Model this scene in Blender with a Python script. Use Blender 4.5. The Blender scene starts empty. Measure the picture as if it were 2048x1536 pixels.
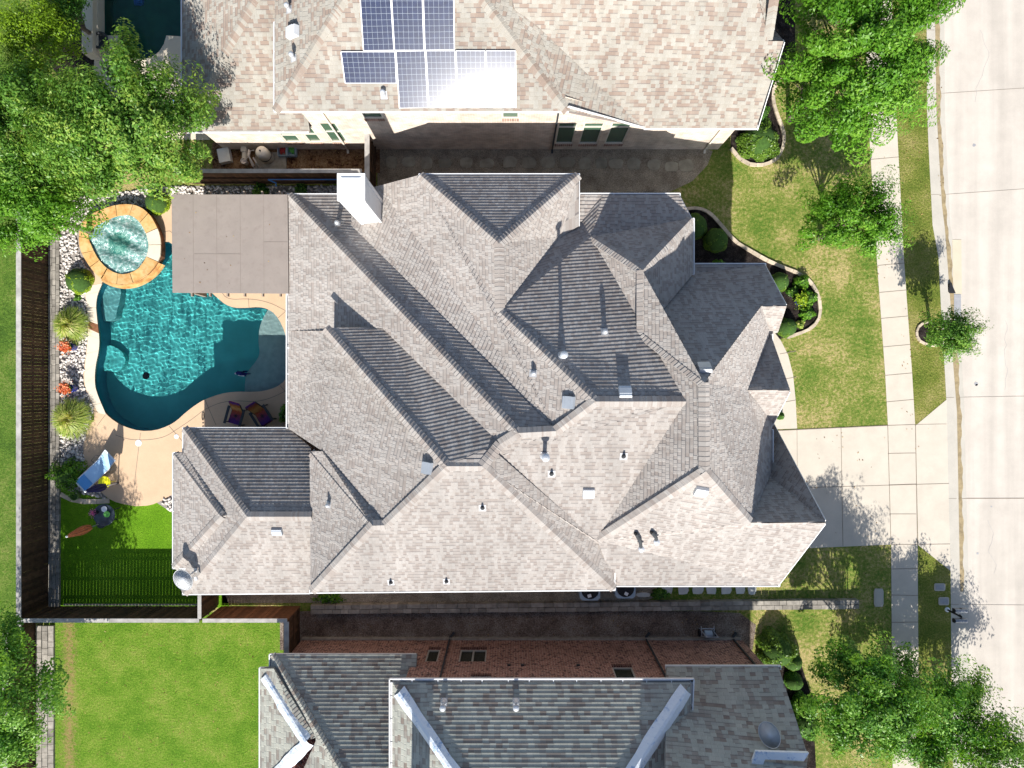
import bpy, bmesh, math, random
import numpy as np
from mathutils import Vector, Matrix
from mathutils.geometry import tessellate_polygon
from mathutils.bvhtree import BVHTree
R = math.radians
sc = bpy.context.scene
# ------------------------------------------------------------------ camera, sky, sun, exposure
H = 31.0; F = 1426.0                       # drone height (m), focal length in photo pixels (2048 wide)
cam = bpy.data.objects.new('camera', bpy.data.cameras.new('camera')); sc.collection.objects.link(cam)
cam.location = (0, 0, H); cam.data.sensor_width = 36; cam.data.lens = 36 * F / 2048
cam.data.clip_end = 400; cam.data.clip_start = .5; sc.camera = cam
SUN_EL = 38.3
world = bpy.data.worlds.new('World'); sc.world = world; world.use_nodes = True
wn = world.node_tree; sky = wn.nodes.new('ShaderNodeTexSky'); sky.sky_type = 'NISHITA'; sky.sun_disc = False
sky.sun_elevation = R(SUN_EL); sky.sun_rotation = R(180)
wn.links.new(sky.outputs[0], wn.nodes['Background'].inputs[0]); wn.nodes['Background'].inputs[1].default_value = .088
sl = bpy.data.lights.new('sun', 'SUN'); sl.energy = 4.6; sl.angle = R(.5); sl.color = (1, .962, .90)
so = bpy.data.objects.new('sun', sl); sc.collection.objects.link(so); so.rotation_euler = (R(90 - SUN_EL), 0, R(-1.0))
so.location = (0, -40, 40); sl.cycles.is_caustics_light = True
sc.view_settings.view_transform = 'Standard'; sc.view_settings.look = 'None'; sc.view_settings.exposure = .80
sc.view_settings.gamma = 1
sc.cycles.max_bounces = 8; sc.cycles.transparent_max_bounces = 12; sc.cycles.use_denoising = True
CAM = Vector((0, 0, H))

# ------------------------------------------------------------------ helpers
def P(u, v, z=0.0):                        # photo pixel + real height -> world point
    k = (H - z) / F
    return Vector(((u - 1024) * k, (768 - v) * k, z))
def link(o): sc.collection.objects.link(o); return o
def tag(o, label=None, cat=None, group=None, kind=None):
    if label: o['label'] = label
    if cat: o['category'] = cat
    if group: o['group'] = group
    if kind: o['kind'] = kind
    return o
WM = {}
def thing(name, label, cat, loc=(0, 0, 0), group=None, rz=0):
    o = bpy.data.objects.new(name, None); link(o); o.location = loc; o.rotation_euler = (0, 0, rz)
    o.empty_display_size = .3
    WM[o.name] = Matrix.Translation(Vector(loc)) @ Matrix.Rotation(rz, 4, 'Z')
    return tag(o, label, cat, group)
def retree(o, loc, rz=0, name=None, **kw):   # copy of a thing with its parts and sub-parts
    c = o.copy(); link(c); c.location = loc; c.rotation_euler = (0, 0, rz); tag(c, **kw)
    def rec(src, dst):
        for ch in [x for x in sc.collection.objects if x.parent == src]:
            d = ch.copy(); link(d); d.parent = dst; rec(ch, d)
    rec(o, c); return c

class MB:
    def __init__(s): s.v = []; s.f = []; s.uv = []; s.r = []
    def face(s, pts, r=None, uv=None):
        n = len(s.v); s.v += [tuple(p) for p in pts]; s.f.append(tuple(range(n, n + len(pts))))
        s.r.append(random.random() if r is None else r)
        s.uv.append(uv if uv else [(p[0], p[1]) for p in pts])
    def box(s, c, d, rz=0, r=None, M=None, taper=1.0):
        r = random.random() if r is None else r
        m = M if M is not None else Matrix.Translation(Vector(c)) @ Matrix.Rotation(rz, 4, 'Z')
        x, y, z = d[0] / 2, d[1] / 2, d[2] / 2; t = taper
        q = [m @ Vector(p) for p in [(-x, -y, -z), (x, -y, -z), (x, y, -z), (-x, y, -z), (-x * t, -y * t, z), (x * t, -y * t, z), (x * t, y * t, z), (-x * t, y * t, z)]]
        n = len(s.v); s.v += [tuple(p) for p in q]
        for f in [(0, 3, 2, 1), (4, 5, 6, 7), (0, 1, 5, 4), (1, 2, 6, 5), (2, 3, 7, 6), (3, 0, 4, 7)]:
            s.f.append(tuple(n + i for i in f)); s.r.append(r); s.uv.append([(q[i][0] + q[i][1], q[i][2]) for i in f])
    def bar(s, a, b, w, h, r=None):           # box from a to b
        a = Vector(a); b = Vector(b); d = b - a; L = d.length
        if L < 1e-6: return
        x = d / L; up = Vector((0, 0, 1)) if abs(x.z) < .95 else Vector((1, 0, 0))
        y = up.cross(x).normalized(); z = x.cross(y)
        m = Matrix((x, y, z)).transposed().to_4x4(); m.translation = (a + b) / 2
        s.box(None, (L, w, h), M=m, r=r)
    def tube(s, pts, rad, n=8, r=None, cap=True):
        pts = [Vector(p) for p in pts]; r = random.random() if r is None else r
        if not isinstance(rad, (list, tuple)): rad = [rad] * len(pts)
        base = len(s.v)
        for i, p in enumerate(pts):
            d = (pts[min(i + 1, len(pts) - 1)] - pts[max(i - 1, 0)])
            d = d.normalized() if d.length > 1e-7 else Vector((0, 0, 1))
            up = Vector((1, 0, 0)) if abs(d.x) < .8 else Vector((0, 1, 0))
            a = d.cross(up).normalized(); b = d.cross(a)
            for j in range(n):
                t = 2 * math.pi * j / n; s.v.append(tuple(p + (a * math.cos(t) + b * math.sin(t)) * rad[i]))
        for i in range(len(pts) - 1):
            for j in range(n):
                q = (base + i * n + j, base + i * n + (j + 1) % n, base + (i + 1) * n + (j + 1) % n, base + (i + 1) * n + j)
                s.f.append(q); s.r.append(r); s.uv.append([(j / n, i), ((j + 1) / n, i), ((j + 1) / n, i + 1), (j / n, i + 1)])
        if cap:
            for i in (0, len(pts) - 1):
                s.f.append(tuple(base + i * n + j for j in range(n))); s.r.append(r); s.uv.append([(.5, .5)] * n)
    def lathe(s, c, prof, n=20, r=None, M=None):
        m = M if M is not None else Matrix.Translation(Vector(c)); r = random.random() if r is None else r
        base = len(s.v)
        for (rad, z) in prof:
            for j in range(n):
                t = 2 * math.pi * j / n; s.v.append(tuple(m @ Vector((rad * math.cos(t), rad * math.sin(t), z))))
        for i in range(len(prof) - 1):
            for j in range(n):
                s.f.append((base + i * n + j, base + i * n + (j + 1) % n, base + (i + 1) * n + (j + 1) % n, base + (i + 1) * n + j))
                s.r.append(r); s.uv.append([(0, 0)] * 4)
        for i in (0, len(prof) - 1):
            if prof[i][0] > 1e-4: s.f.append(tuple(base + i * n + j for j in range(n))); s.r.append(r); s.uv.append([(0, 0)] * n)
    def poly(s, pts, holes=(), z=None, r=.5, uvf=None):  # flat/non-convex polygon
        rings = [[Vector(p) for p in ring] for ring in [pts] + list(holes)]
        if z is not None: rings = [[Vector((p.x, p.y, z)) for p in ring] for ring in rings]
        allp = [p for ring in rings for p in ring]
        for t in tessellate_polygon(rings):
            q = [allp[i] for i in t]
            if (q[1] - q[0]).cross(q[2] - q[0]).z < 0: q = q[::-1]
            s.face(q, r, [uvf(p) for p in q] if uvf else None)
    def wallring(s, pts, z0, z1, r=.5, closed=True, out=False):
        n = len(pts)
        for i in range(n if closed else n - 1):
            a, b = pts[i], pts[(i + 1) % n]; L = (Vector(b) - Vector(a)).length
            s.face([(a[0], a[1], z0), (b[0], b[1], z0), (b[0], b[1], z1), (a[0], a[1], z1)], r, [(0, z0), (L, z0), (L, z1), (0, z1)])
    def slab(s, pts, z0, z1, r=.5, holes=()):
        s.poly(pts, holes, z=z1, r=r); s.wallring(pts, z0, z1, r)
        for h in holes: s.wallring(h, z0, z1, r)
    def build(s, name, mat, parent=None, smooth=False, origin=None):
        V = np.array(s.v, dtype=float)
        off = Vector((0, 0, 0))
        if parent is None and origin is None:
            off = Vector(((V[:, 0].min() + V[:, 0].max()) / 2, (V[:, 1].min() + V[:, 1].max()) / 2, V[:, 2].min()))
        elif origin is not None: off = Vector(origin)
        V = V - np.array(off)
        m = bpy.data.meshes.new(name); m.from_pydata(V.tolist(), [], s.f)
        uvl = m.uv_layers.new(name='UVMap'); uvl.data.foreach_set('uv', np.array([c for u in s.uv for p in u for c in p], dtype=np.float32))
        at = m.attributes.new('rnd', 'FLOAT', 'FACE'); at.data.foreach_set('value', np.array(s.r, dtype=np.float32))
        if mat: m.materials.append(mat)
        if smooth: m.shade_smooth()
        m.update()
        o = link(bpy.data.objects.new(name, m)); o.location = off
        WM[o.name] = Matrix.Translation(off)
        if parent is not None:
            o.parent = parent; o.matrix_parent_inverse = WM[parent.name].inverted()
        return o

# ------------------------------------------------------------------ materials
class NT:
    def __init__(s, name):
        s.m = bpy.data.materials.new(name); s.m.use_nodes = True; s.t = s.m.node_tree
        s.b = s.t.nodes['Principled BSDF']; s.o = s.t.nodes['Material Output']
    def n(s, typ, ins=None, **kw):
        x = s.t.nodes.new(typ)
        for k, v in kw.items(): setattr(x, k, v)
        for k, v in (ins or {}).items(): s.set(x.inputs[k], v)
        return x
    def set(s, sock, v):
        if hasattr(v, 'is_output') or isinstance(v, bpy.types.NodeSocket): s.t.links.new(v, sock)
        else: sock.default_value = v
    def math(s, op, a, b=0, c=None):
        x = s.n('ShaderNodeMath', operation=op); s.set(x.inputs[0], a); s.set(x.inputs[1], b)
        if c is not None: s.set(x.inputs[2], c)
        return x.outputs[0]
    def mix(s, f, a, b, mode='MIX'):
        x = s.n('ShaderNodeMix', data_type='RGBA', blend_type=mode); s.set(x.inputs[0], f)
        for i, v in ((6, a), (7, b)): s.set(x.inputs[i], v if not isinstance(v, tuple) or len(v) == 4 else (*v, 1))
        return x.outputs[2]
    def ramp(s, f, stops, interp='LINEAR'):
        x = s.n('ShaderNodeValToRGB'); cr = x.color_ramp; cr.interpolation = interp
        while len(cr.elements) > 1: cr.elements.remove(cr.elements[0])
        cr.elements[0].position = stops[0][0]; cr.elements[0].color = (*stops[0][1], 1)
        for p, c in stops[1:]: e = cr.elements.new(p); e.color = (*c, 1)
        s.set(x.inputs[0], f); return x.outputs[0]
    def pos(s): return s.n('ShaderNodeNewGeometry').outputs['Position']
    def noise(s, scale, detail=3, vec=None, rough=.55, out='Fac'):
        x = s.n('ShaderNodeTexNoise', {'Scale': scale, 'Detail': detail, 'Roughness': rough}); s.set(x.inputs['Vector'], vec or s.pos()); return x.outputs[out]
    def attr(s, name='rnd'): return s.n('ShaderNodeAttribute', attribute_name=name).outputs['Fac']
    def bump(s, h, strength=.5, dist=.02):
        x = s.n('ShaderNodeBump', {'Strength': strength, 'Distance': dist, 'Height': h}); s.t.links.new(x.outputs[0], s.b.inputs['Normal'])
    def done(s, col=None, rough=.8, spec=.3, metal=0):
        if col is not None: s.set(s.b.inputs['Base Color'], col if not isinstance(col, tuple) else (*col[:3], 1))
        s.set(s.b.inputs['Roughness'], rough); s.b.inputs['Specular IOR Level'].default_value = spec; s.b.inputs['Metallic'].default_value = metal
        return s.m
def sc3(c, k): return tuple(min(1, x * k) for x in c)
def mt(name, col, rough=.7, var=.12, nscale=3, bump=0, bscale=40, attr=0, spec=.3, metal=0, dirt=None):
    t = NT(name)
    f = t.noise(nscale, 4)
    c = t.ramp(f, [(.3, sc3(col, 1 - var)), (.7, sc3(col, 1 + var))])
    if attr: c = t.mix(1.0, c, t.ramp(t.attr(), [(0, (1 - attr,) * 3), (1, (1,) * 3)]), 'MULTIPLY')
    if dirt: c = t.mix(t.math('MULTIPLY', t.ramp(t.noise(dirt[1], 5), [(.5, (0,) * 3), (.72, (1,) * 3)]), dirt[2]), c, dirt[0])
    if bump: t.bump(t.noise(bscale, 3), bump, .02)
    return t.done(c, rough, spec, metal)

def shingle_mat(name, stops, course=.145, tab=.2, streak=.16, w2w=.26):
    t = NT(name)
    sp = t.n('ShaderNodeSeparateXYZ'); t.set(sp.inputs[0], t.n('ShaderNodeUVMap').outputs[0])
    row = t.math('FLOOR', t.math('DIVIDE', sp.outputs[1], course))
    wr = t.n('ShaderNodeTexWhiteNoise', noise_dimensions='1D'); t.set(wr.inputs['W'], row)
    uu = t.math('ADD', sp.outputs[0], t.math('MULTIPLY', wr.outputs[0], 7.3))
    fu = t.math('DIVIDE', uu, tab)
    idx = t.math('FLOOR', fu)
    cv = t.n('ShaderNodeCombineXYZ', {0: idx, 1: row}); wn_ = t.n('ShaderNodeTexWhiteNoise', noise_dimensions='2D'); t.set(wn_.inputs['Vector'], cv.outputs[0])
    idx2 = t.math('FLOOR', t.math('DIVIDE', uu, tab * 2.3))
    cv2 = t.n('ShaderNodeCombineXYZ', {0: idx2, 1: t.math('FLOOR', t.math('DIVIDE', row, 2.0))}); w2 = t.n('ShaderNodeTexWhiteNoise', noise_dimensions='2D'); t.set(w2.inputs['Vector'], cv2.outputs[0])
    v = t.math('ADD', t.math('MULTIPLY', wn_.outputs[0], 1 - w2w), t.math('MULTIPLY', w2.outputs[0], w2w))
    c = t.ramp(v, stops)
    big = t.noise(.35, 4); c = t.mix(1.0, c, t.ramp(big, [(.3, (1 - streak,) * 3), (.7, (1,) * 3)]), 'MULTIPLY')
    sv = t.n('ShaderNodeCombineXYZ', {0: t.math('MULTIPLY', sp.outputs[0], 2.2), 1: t.math('MULTIPLY', sp.outputs[1], .22)}); c = t.mix(1.0, c, t.ramp(t.noise(1.0, 5, vec=sv.outputs[0]), [(.35, (.90,) * 3), (.62, (1.04,) * 3)]), 'MULTIPLY')
    fine = t.noise(55, 2); c = t.mix(1.0, c, t.ramp(fine, [(.3, (.86,) * 3), (.7, (1.06,) * 3)]), 'MULTIPLY')
    # raised laminate tabs: half of the tabs stand proud, with a tapered joint
    up = t.math('GREATER_THAN', wn_.outputs[0], .5)
    ed = t.math('ABSOLUTE', t.math('SUBTRACT', t.math('FRACT', fu), .5))
    edge = t.math('MINIMUM', 1, t.math('MULTIPLY', t.math('SUBTRACT', .5, ed), 9))
    fv = t.math('FRACT', t.math('DIVIDE', sp.outputs[1], course))
    hgt = t.math('MULTIPLY', t.math('MULTIPLY', up, edge), t.math('GREATER_THAN', .8, fv))
    t.bump(hgt, .75, .012)
    # the open slots between tabs lie deeper and are tinted darker
    slot = t.math('MULTIPLY', t.math('LESS_THAN', wn_.outputs[0], .5), t.math('LESS_THAN', fv, .16))
    c = t.mix(t.math('MULTIPLY', slot, .5), c, (.10, .10, .11))
    t.b.inputs['Diffuse Roughness'].default_value = .6
    return t.done(c, .92, .2)
def worn(t, c):
    sp = t.n('ShaderNodeSeparateXYZ'); t.set(sp.inputs[0], t.pos())
    def band(x0, w): return t.math('SUBTRACT', 1, t.math('MULTIPLY', t.math('ABSOLUTE', t.math('SUBTRACT', sp.outputs[0], x0)), 1 / w))
    bd_ = t.math('MAXIMUM', band(-19.25, .75), t.math('MULTIPLY', t.math('LESS_THAN', sp.outputs[0], -18), .2))
    f = t.math('ADD', t.math('MULTIPLY', bd_, .78), t.math('MULTIPLY', t.math('SUBTRACT', t.noise(7, 6, rough=.8), .5), 2.4))
    return t.mix(t.ramp(f, [(.42, (0,) * 3), (.85, (.85,) * 3)]), c, (.42, .28, .13))
def grass_mat(name, a, b, c_, s1=.5, s2=14, bs=.9, post=None):
    t = NT(name)
    f1 = t.noise(s1, 5, rough=.65); f2 = t.noise(s2, 4, rough=.7); f3 = t.noise(60, 2)
    m_ = t.math('ADD', t.math('MULTIPLY', f1, .55), t.math('MULTIPLY', f2, .45))
    c = t.ramp(m_, [(.40, a), (.5, b), (.60, c_)])
    c = t.mix(1.0, c, t.ramp(t.noise(26, 3, rough=.7), [(.32, (.5,) * 3), (.68, (1.35,) * 3)]), 'MULTIPLY')
    if post: c = post(t, c)
    t.bump(t.math('ADD', f2, t.math('MULTIPLY', f3, .8)), bs, .09)
    return t.done(c, .9, .15)
def leaf_mat(name, stops, trans=.35, gloss=.35):
    t = NT(name); c = t.ramp(t.attr(), stops)
    t.done(c, .42, gloss)
    tr = t.n('ShaderNodeBsdfTranslucent'); t.set(tr.inputs[0], t.mix(1.0, c, (1.25, 1.2, .5), 'MULTIPLY'))
    mx = t.n('ShaderNodeMixShader', {0: trans}); t.t.links.new(t.b.outputs[0], mx.inputs[1]); t.t.links.new(tr.outputs[0], mx.inputs[2]); t.t.links.new(mx.outputs[0], t.o.inputs[0])
    return t.m
def brick_mat(name, c1, c2, mortar, bw=.2, bh=.067, ms=.012, dark=None):
    t = NT(name); x = t.n('ShaderNodeTexBrick', {'Color1': (*c1, 1), 'Color2': (*c2, 1), 'Mortar': (*mortar, 1), 'Scale': 1, 'Mortar Size': ms, 'Mortar Smooth': .1, 'Bias': 0, 'Brick Width': bw, 'Row Height': bh})
    t.set(x.inputs['Vector'], t.n('ShaderNodeUVMap').outputs[0])
    c = t.mix(1.0, x.outputs[0], t.ramp(t.noise(2.2, 5), [(.3, (.72,) * 3), (.7, (1.15,) * 3)]), 'MULTIPLY')
    if dark: c = t.mix(t.ramp(t.noise(9, 1), [(.56, (0,) * 3), (.62, (.75,) * 3)]), c, dark)
    t.bump(t.math('SUBTRACT', 1, x.outputs[1]), .6, .01)
    return t.done(c, .85, .2)
def concrete(name, col, dirt=.25, ds=.8):
    t = NT(name)
    c = t.ramp(t.noise(1.4, 6, rough=.6), [(.3, sc3(col, .93)), (.7, sc3(col, 1.05))])
    if 'road' in name:
        sx = t.n('ShaderNodeVectorMath', operation='MULTIPLY'); t.set(sx.inputs[0], t.pos()); sx.inputs[1].default_value = (1.3, .06, 1)
        c = t.mix(1.0, c, t.ramp(t.noise(1.0, 5, vec=sx.outputs[0]), [(.35, (.86,) * 3), (.6, (1.03,) * 3)]), 'MULTIPLY')
    c = t.mix(t.math('MULTIPLY', t.ramp(t.noise(ds, 7, rough=.7), [(.5, (0,) * 3), (.75, (1,) * 3)]), dirt), c, sc3(col, .55))
    c = t.mix(1.0, c, t.ramp(t.noise(70, 2), [(.3, (.92,) * 3), (.7, (1.06,) * 3)]), 'MULTIPLY')
    t.bump(t.noise(90, 2), .25, .006)
    return t.done(c, .88, .25)

M = {}
M['sh_main'] = shingle_mat('shingles_weathered_grey', [(.08, (.39, .337, .302)), (.30, (.435, .388, .352)), (.55, (.468, .427, .392)), (.9, (.505, .47, .436))], tab=.115, w2w=.16)
M['sh_north'] = shingle_mat('shingles_tan_blend', [(.2, (.335, .262, .215)), (.34, (.365, .30, .252)), (.46, (.395, .362, .31)), (.7, (.415, .388, .34)), (.9, (.435, .415, .368))], tab=.16)
M['sh_south'] = shingle_mat('shingles_olive_blend', [(.08, (.33, .27, .225)), (.26, (.39, .35, .30)), (.42, (.47, .46, .40)), (.7, (.52, .525, .455)), (.9, (.55, .54, .465))], tab=.22)
M['white_metal'] = mt('white_painted_metal', (.78, .78, .78), .4, .05, spec=.5)
M['gutter_in'] = mt('gutter_trough', (.62, .64, .66), .5, .15)
M['white_box'] = mt('white_painted_siding', (.8, .79, .77), .6, .03)
M['brick_n'] = brick_mat('cream_brick', (.58, .43, .33), (.70, .60, .50), (.72, .66, .58))
M['brick_s'] = brick_mat('red_brown_brick', (.24, .085, .062), (.34, .14, .10), (.62, .48, .40), bw=.21, bh=.073, ms=.011, dark=(.06, .045, .05))
M['brick_m'] = brick_mat('brown_brick', (.30, .2, .15), (.4, .28, .2), (.5, .45, .4))
M['soldier'] = mt('soldier_brick', (.45, .30, .24), .85, .1, attr=.4)
M['soldier_d'] = mt('soldier_brick_dark', (.16, .085, .07), .85, .1, attr=.5)
M['frame'] = mt('window_frame', (.66, .62, .54), .6, .05)
M['frame_g'] = mt('window_frame_beige', (.42, .40, .36), .6, .05)
t = NT('green_window_glass'); M['glass'] = t.done((.07, .13, .085), .12, .6)
t = NT('dark_window_glass'); M['glass_d'] = t.done((.03, .035, .025), .12, .5)
M['plank'] = mt('stained_fence_planks', (.12, .066, .036), .8, .35, 6, .3, 30, attr=.55)
M['plank_r'] = mt('red_stained_planks', (.24, .105, .05), .8, .3, 6, .3, 30, attr=.5)
M['cap'] = mt('weathered_fence_cap', (.42, .40, .375), .85, .22, 4, .3, 30, attr=.25)
M['lawn_front'] = grass_mat('mown_lawn', (.13, .24, .03), (.30, .34, .075), (.62, .50, .22), .5, 8)
M['lawn_dry'] = grass_mat('worn_lawn', (.20, .28, .04), (.42, .34, .13), (.55, .40, .2), 1.2, 9)
M['lawn_shade'] = grass_mat('shade_toned_lawn', (.07, .15, .02), (.13, .24, .03), (.24, .30, .07), .6, 9)  # shade on the strip beyond the fence put into darker greens
M['lawn_strip'] = grass_mat('verge_grass', (.13, .19, .025), (.24, .27, .05), (.42, .37, .13), .6, 12)
M['lawn_back'] = grass_mat('lush_back_lawn', (.115, .26, .016), (.19, .34, .03), (.31, .39, .07), .7, 11, .9, worn)
M['turf'] = grass_mat('artificial_turf', (.10, .24, .008), (.135, .30, .010), (.18, .35, .02), .6, 30, .5)
M['mulch'] = grass_mat('dark_mulch', (.012, .009, .008), (.04, .03, .027), (.10, .08, .07), 3, 30)
M['gravel'] = grass_mat('pea_gravel', (.30, .25, .19), (.48, .405, .31), (.62, .54, .42), 1.5, 38)
M['dirt'] = grass_mat('bare_dirt', (.15, .11, .085), (.30, .235, .19), (.46, .39, .32), 1.0, 16)
M['clay'] = grass_mat('leafy_clay_soil', (.06, .02, .012), (.30, .17, .09), (.46, .30, .18), 1.8, 9)
M['concrete'] = concrete('sidewalk_concrete', (.57, .51, .425), .22)
M['road'] = concrete('road_concrete', (.565, .51, .445), .26, .33)
M['kerb'] = concrete('kerb_concrete', (.49, .455, .395), .2)
M['joint'] = mt('dark_joint', (.23, .19, .15), .9, .2)
M['stain'] = mt('wet_gutter_silt', (.31, .24, .135), .35, .3, 5, spec=.5)
M['apron'] = concrete('smooth_apron_concrete', (.57, .50, .38), .1, 1.5)
M['deck'] = concrete('salmon_pool_deck', (.62, .44, .29), .10, 1.2)
M['coping'] = concrete('cream_coping', (.70, .61, .48), .12, 2.0)
t = NT('orange_flagstone'); c = t.ramp(t.noise(2.2, 6, rough=.65), [(.28, (.36, .13, .04)), (.45, (.60, .34, .12)), (.6, (.66, .44, .2)), (.78, (.52, .24, .08))])
c = t.mix(1.0, c, t.ramp(t.attr(), [(0, (.82,) * 3), (1, (1.08,) * 3)]), 'MULTIPLY'); t.bump(t.noise(12, 4), .3, .02); M['flag'] = t.done(c, .7, .3)
M['stone'] = mt('limestone_pavers', (.36, .33, .285), .9, .25, 5, .4, 25, attr=.4)
M['edging'] = mt('edging_stone', (.60, .50, .38), .85, .2, 5, .4, 20, attr=.3)
M['stepstone'] = mt('stepping_stone', (.34, .31, .24), .9, .25, 3, .3, 20, attr=.3)
M['stepstone_w'] = mt('pale_stepping_stone', (.66, .66, .62), .9, .1, 3, .3, 20)
M['rock'] = mt('river_rock', (.78, .72, .66), .75, .18, 9, .2, 30, attr=.42)
M['rockbase'] = mt('gravelly_bed', (.30, .27, .245), .9, .35, 30, .6, 40)
M['plaster'] = mt('teal_pool_plaster', (.075, .43, .41), .8, .12, 1.2)
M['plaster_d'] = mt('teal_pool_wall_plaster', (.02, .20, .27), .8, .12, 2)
M['plaster_l'] = mt('grey_shelf_plaster', (.33, .40, .38), .8, .14, 4)
M['plaster_b'] = mt('bench_plaster', (.14, .36, .36), .8, .14, 4)
M['tile'] = mt('slate_waterline_tile', (.10, .12, .11), .35, .4, 14, spec=.5)
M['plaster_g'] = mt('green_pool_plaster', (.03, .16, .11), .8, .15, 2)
M['dark'] = mt('matt_black', (.02, .02, .022), .6, .1)
M['char'] = mt('charcoal', (.05, .055, .06), .6, .2, attr=.2)
M['roll'] = mt('rolled_roofing', (.28, .24, .212), .95, .06, 2.5, .2, 60, dirt=((.22, .18, .16), 5, .55))
M['seam'] = mt('roofing_seam', (.22, .185, .16), .95, .1)
M['wood'] = mt('rafter_wood', (.30, .24, .19), .8, .1)
M['galv'] = mt('galvanised_metal', (.55, .57, .60), .4, .1, spec=.5, metal=.35)
M['galv_w'] = mt('pale_flashing', (.62, .64, .66), .5, .05)
M['flash'] = mt('dull_flashing', (.42, .42, .43), .6, .1)
M['grey_box'] = mt('grey_vent_metal', (.33, .36, .40), .5, .06)
t = NT('solar_cells'); uvn = t.n('ShaderNodeUVMap').outputs[0]; sp = t.n('ShaderNodeSeparateXYZ'); t.set(sp.inputs[0], uvn)
def line(ax): return t.math('LESS_THAN', t.math('MINIMUM', t.math('FRACT', ax), t.math('SUBTRACT', 1, t.math('FRACT', ax))), .018)
g = t.math('MAXIMUM', line(sp.outputs[0]), line(sp.outputs[1]))
c = t.mix(g, t.ramp(t.noise(6, 2), [(.3, (.006, .014, .048)), (.7, (.010, .022, .070))]), (.30, .35, .40)); M['solar'] = t.done(c, .9, .0); t.b.inputs['Coat Weight'].default_value = 1; t.b.inputs['Coat Roughness'].default_value = .165
t = NT('underlayment'); c = t.mix(t.ramp(t.noise(2.3, 6, rough=.75), [(.55, (0,) * 3), (.62, (.8,) * 3)]), (.74, .78, .82), (.22, .36, .58)); t.bump(t.noise(5, 3), .6, .06); M['felt'] = t.done(c, .45, .4)
t = NT('pool_water'); t.done((1, 1, 1), 0.0, .5); t.b.inputs['Transmission Weight'].default_value = 1; t.b.inputs['IOR'].default_value = 1.33
t.b.inputs['Base Color'].default_value = (.80, .97, 1, 1); M['water'] = t.m
t = NT('foaming_spa_water'); f = t.noise(7, 7, rough=.7)
lw = t.ramp(f, [(.38, (.09, .24, .22)), (.53, (.24, .40, .37)), (.68, (.82, .88, .88))]); dd = t.n('ShaderNodeVectorMath', operation='DISTANCE'); t.set(dd.inputs[0], t.pos()); dd.inputs[1].default_value = (-16.9, 6.05, .38)
lw = t.mix(t.ramp(t.math('ADD', dd.outputs['Value'], t.math('MULTIPLY', t.math('SUBTRACT', f, .5), .6)), [(.42, (1,) * 3), (.62, (0,) * 3)]), lw, t.ramp(f, [(.45, (.03, .16, .13)), (.7, (.20, .42, .34))])); t.bump(f, .9, .08); M['foam'] = t.done(lw, .12, .6)
M['leaf_a'] = leaf_mat('leaves_oak', [(0, (.030, .10, .012)), (.5, (.10, .24, .03)), (.85, (.23, .40, .065)), (1, (.34, .46, .08))], .42)
M['leaf_b'] = leaf_mat('leaves_bright', [(0, (.045, .14, .01)), (.5, (.125, .31, .022)), (1, (.28, .48, .06))], .42)
M['leaf_c'] = leaf_mat('leaves_deep', [(0, (.018, .08, .010)), (.5, (.085, .25, .025)), (1, (.28, .48, .08))], .4, .45)
M['leaf_y'] = leaf_mat('leaves_lime', [(0, (.15, .27, .015)), (.5, (.27, .42, .02)), (1, (.44, .54, .04))])
M['leaf_box'] = leaf_mat('leaves_boxwood', [(0, (.05, .12, .012)), (.5, (.11, .21, .02)), (1, (.19, .29, .04))], .2)
M['leaf_g'] = leaf_mat('ornamental_grass', [(0, (.16, .26, .03)), (.5, (.34, .46, .08)), (.85, (.60, .62, .20)), (1, (.80, .72, .34))])
M['flower_o'] = leaf_mat('orange_petals', [(0, (.55, .10, .03)), (.5, (.80, .22, .08)), (1, (.85, .45, .25))], .3)
M['flower_p'] = leaf_mat('pink_petals', [(0, (.5, .05, .25)), (1, (.85, .35, .6))], .3)
M['bark'] = mt('bark', (.16, .13, .10), .9, .3, 8, .5, 20)
M['navy'] = mt('navy_canvas', (.012, .02, .13), .8, .3, 8, attr=.4)
M['rust'] = mt('terracotta_canvas', (.72, .26, .13), .8, .25, 6, attr=.4)
M['sling'] = mt('shaded_blue_sling', (.10, .32, .66), .6, .05, 3)  # foot section: umbrella shade put into the fabric colour
M['sling_sunlit'] = mt('sunlit_blue_sling', (.38, .60, .84), .6, .06, 3)  # same fabric, painted paler where direct sun falls on it
M['sling2'] = mt('pale_blue_sling', (.62, .72, .80), .6, .05)
M['cobalt'] = mt('cobalt_glaze', (.02, .03, .22), .2, .2, spec=.6)
M['yellow'] = mt('yellow_paint', (.85, .80, .02), .4, .04)
M['slate'] = mt('slate_tabletop', (.045, .06, .075), .35, .35, 4, spec=.5)
M['green_g'] = mt('green_glass_bowl', (.12, .40, .08), .3, .2, 8)
M['ceramic'] = mt('pale_ceramic', (.78, .80, .82), .4, .06)
M['olive'] = mt('olive_plastic', (.14, .22, .06), .5, .1)
M['tank'] = mt('beige_fibreglass', (.66, .61, .54), .45, .05)
M['pvc'] = mt('white_pvc', (.70, .64, .60), .5, .08)
M['red'] = mt('red_plastic', (.45, .05, .05), .5, .1)
M['poolblue'] = mt('blue_plastic', (.05, .22, .55), .4, .1)
M['pad'] = mt('pale_equipment_pad', (.36, .46, .55), .8, .08)
M['lid'] = mt('meter_lid', (.33, .33, .345), .8, .1, 6, .2, 50)
M['silver'] = mt('brushed_silver_enamel', (.26, .27, .29), .3, .1, metal=.5)
t = NT('sunset_towel'); uvn = t.n('ShaderNodeUVMap').outputs[0]; sp = t.n('ShaderNodeSeparateXYZ'); t.set(sp.inputs[0], uvn)
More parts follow.
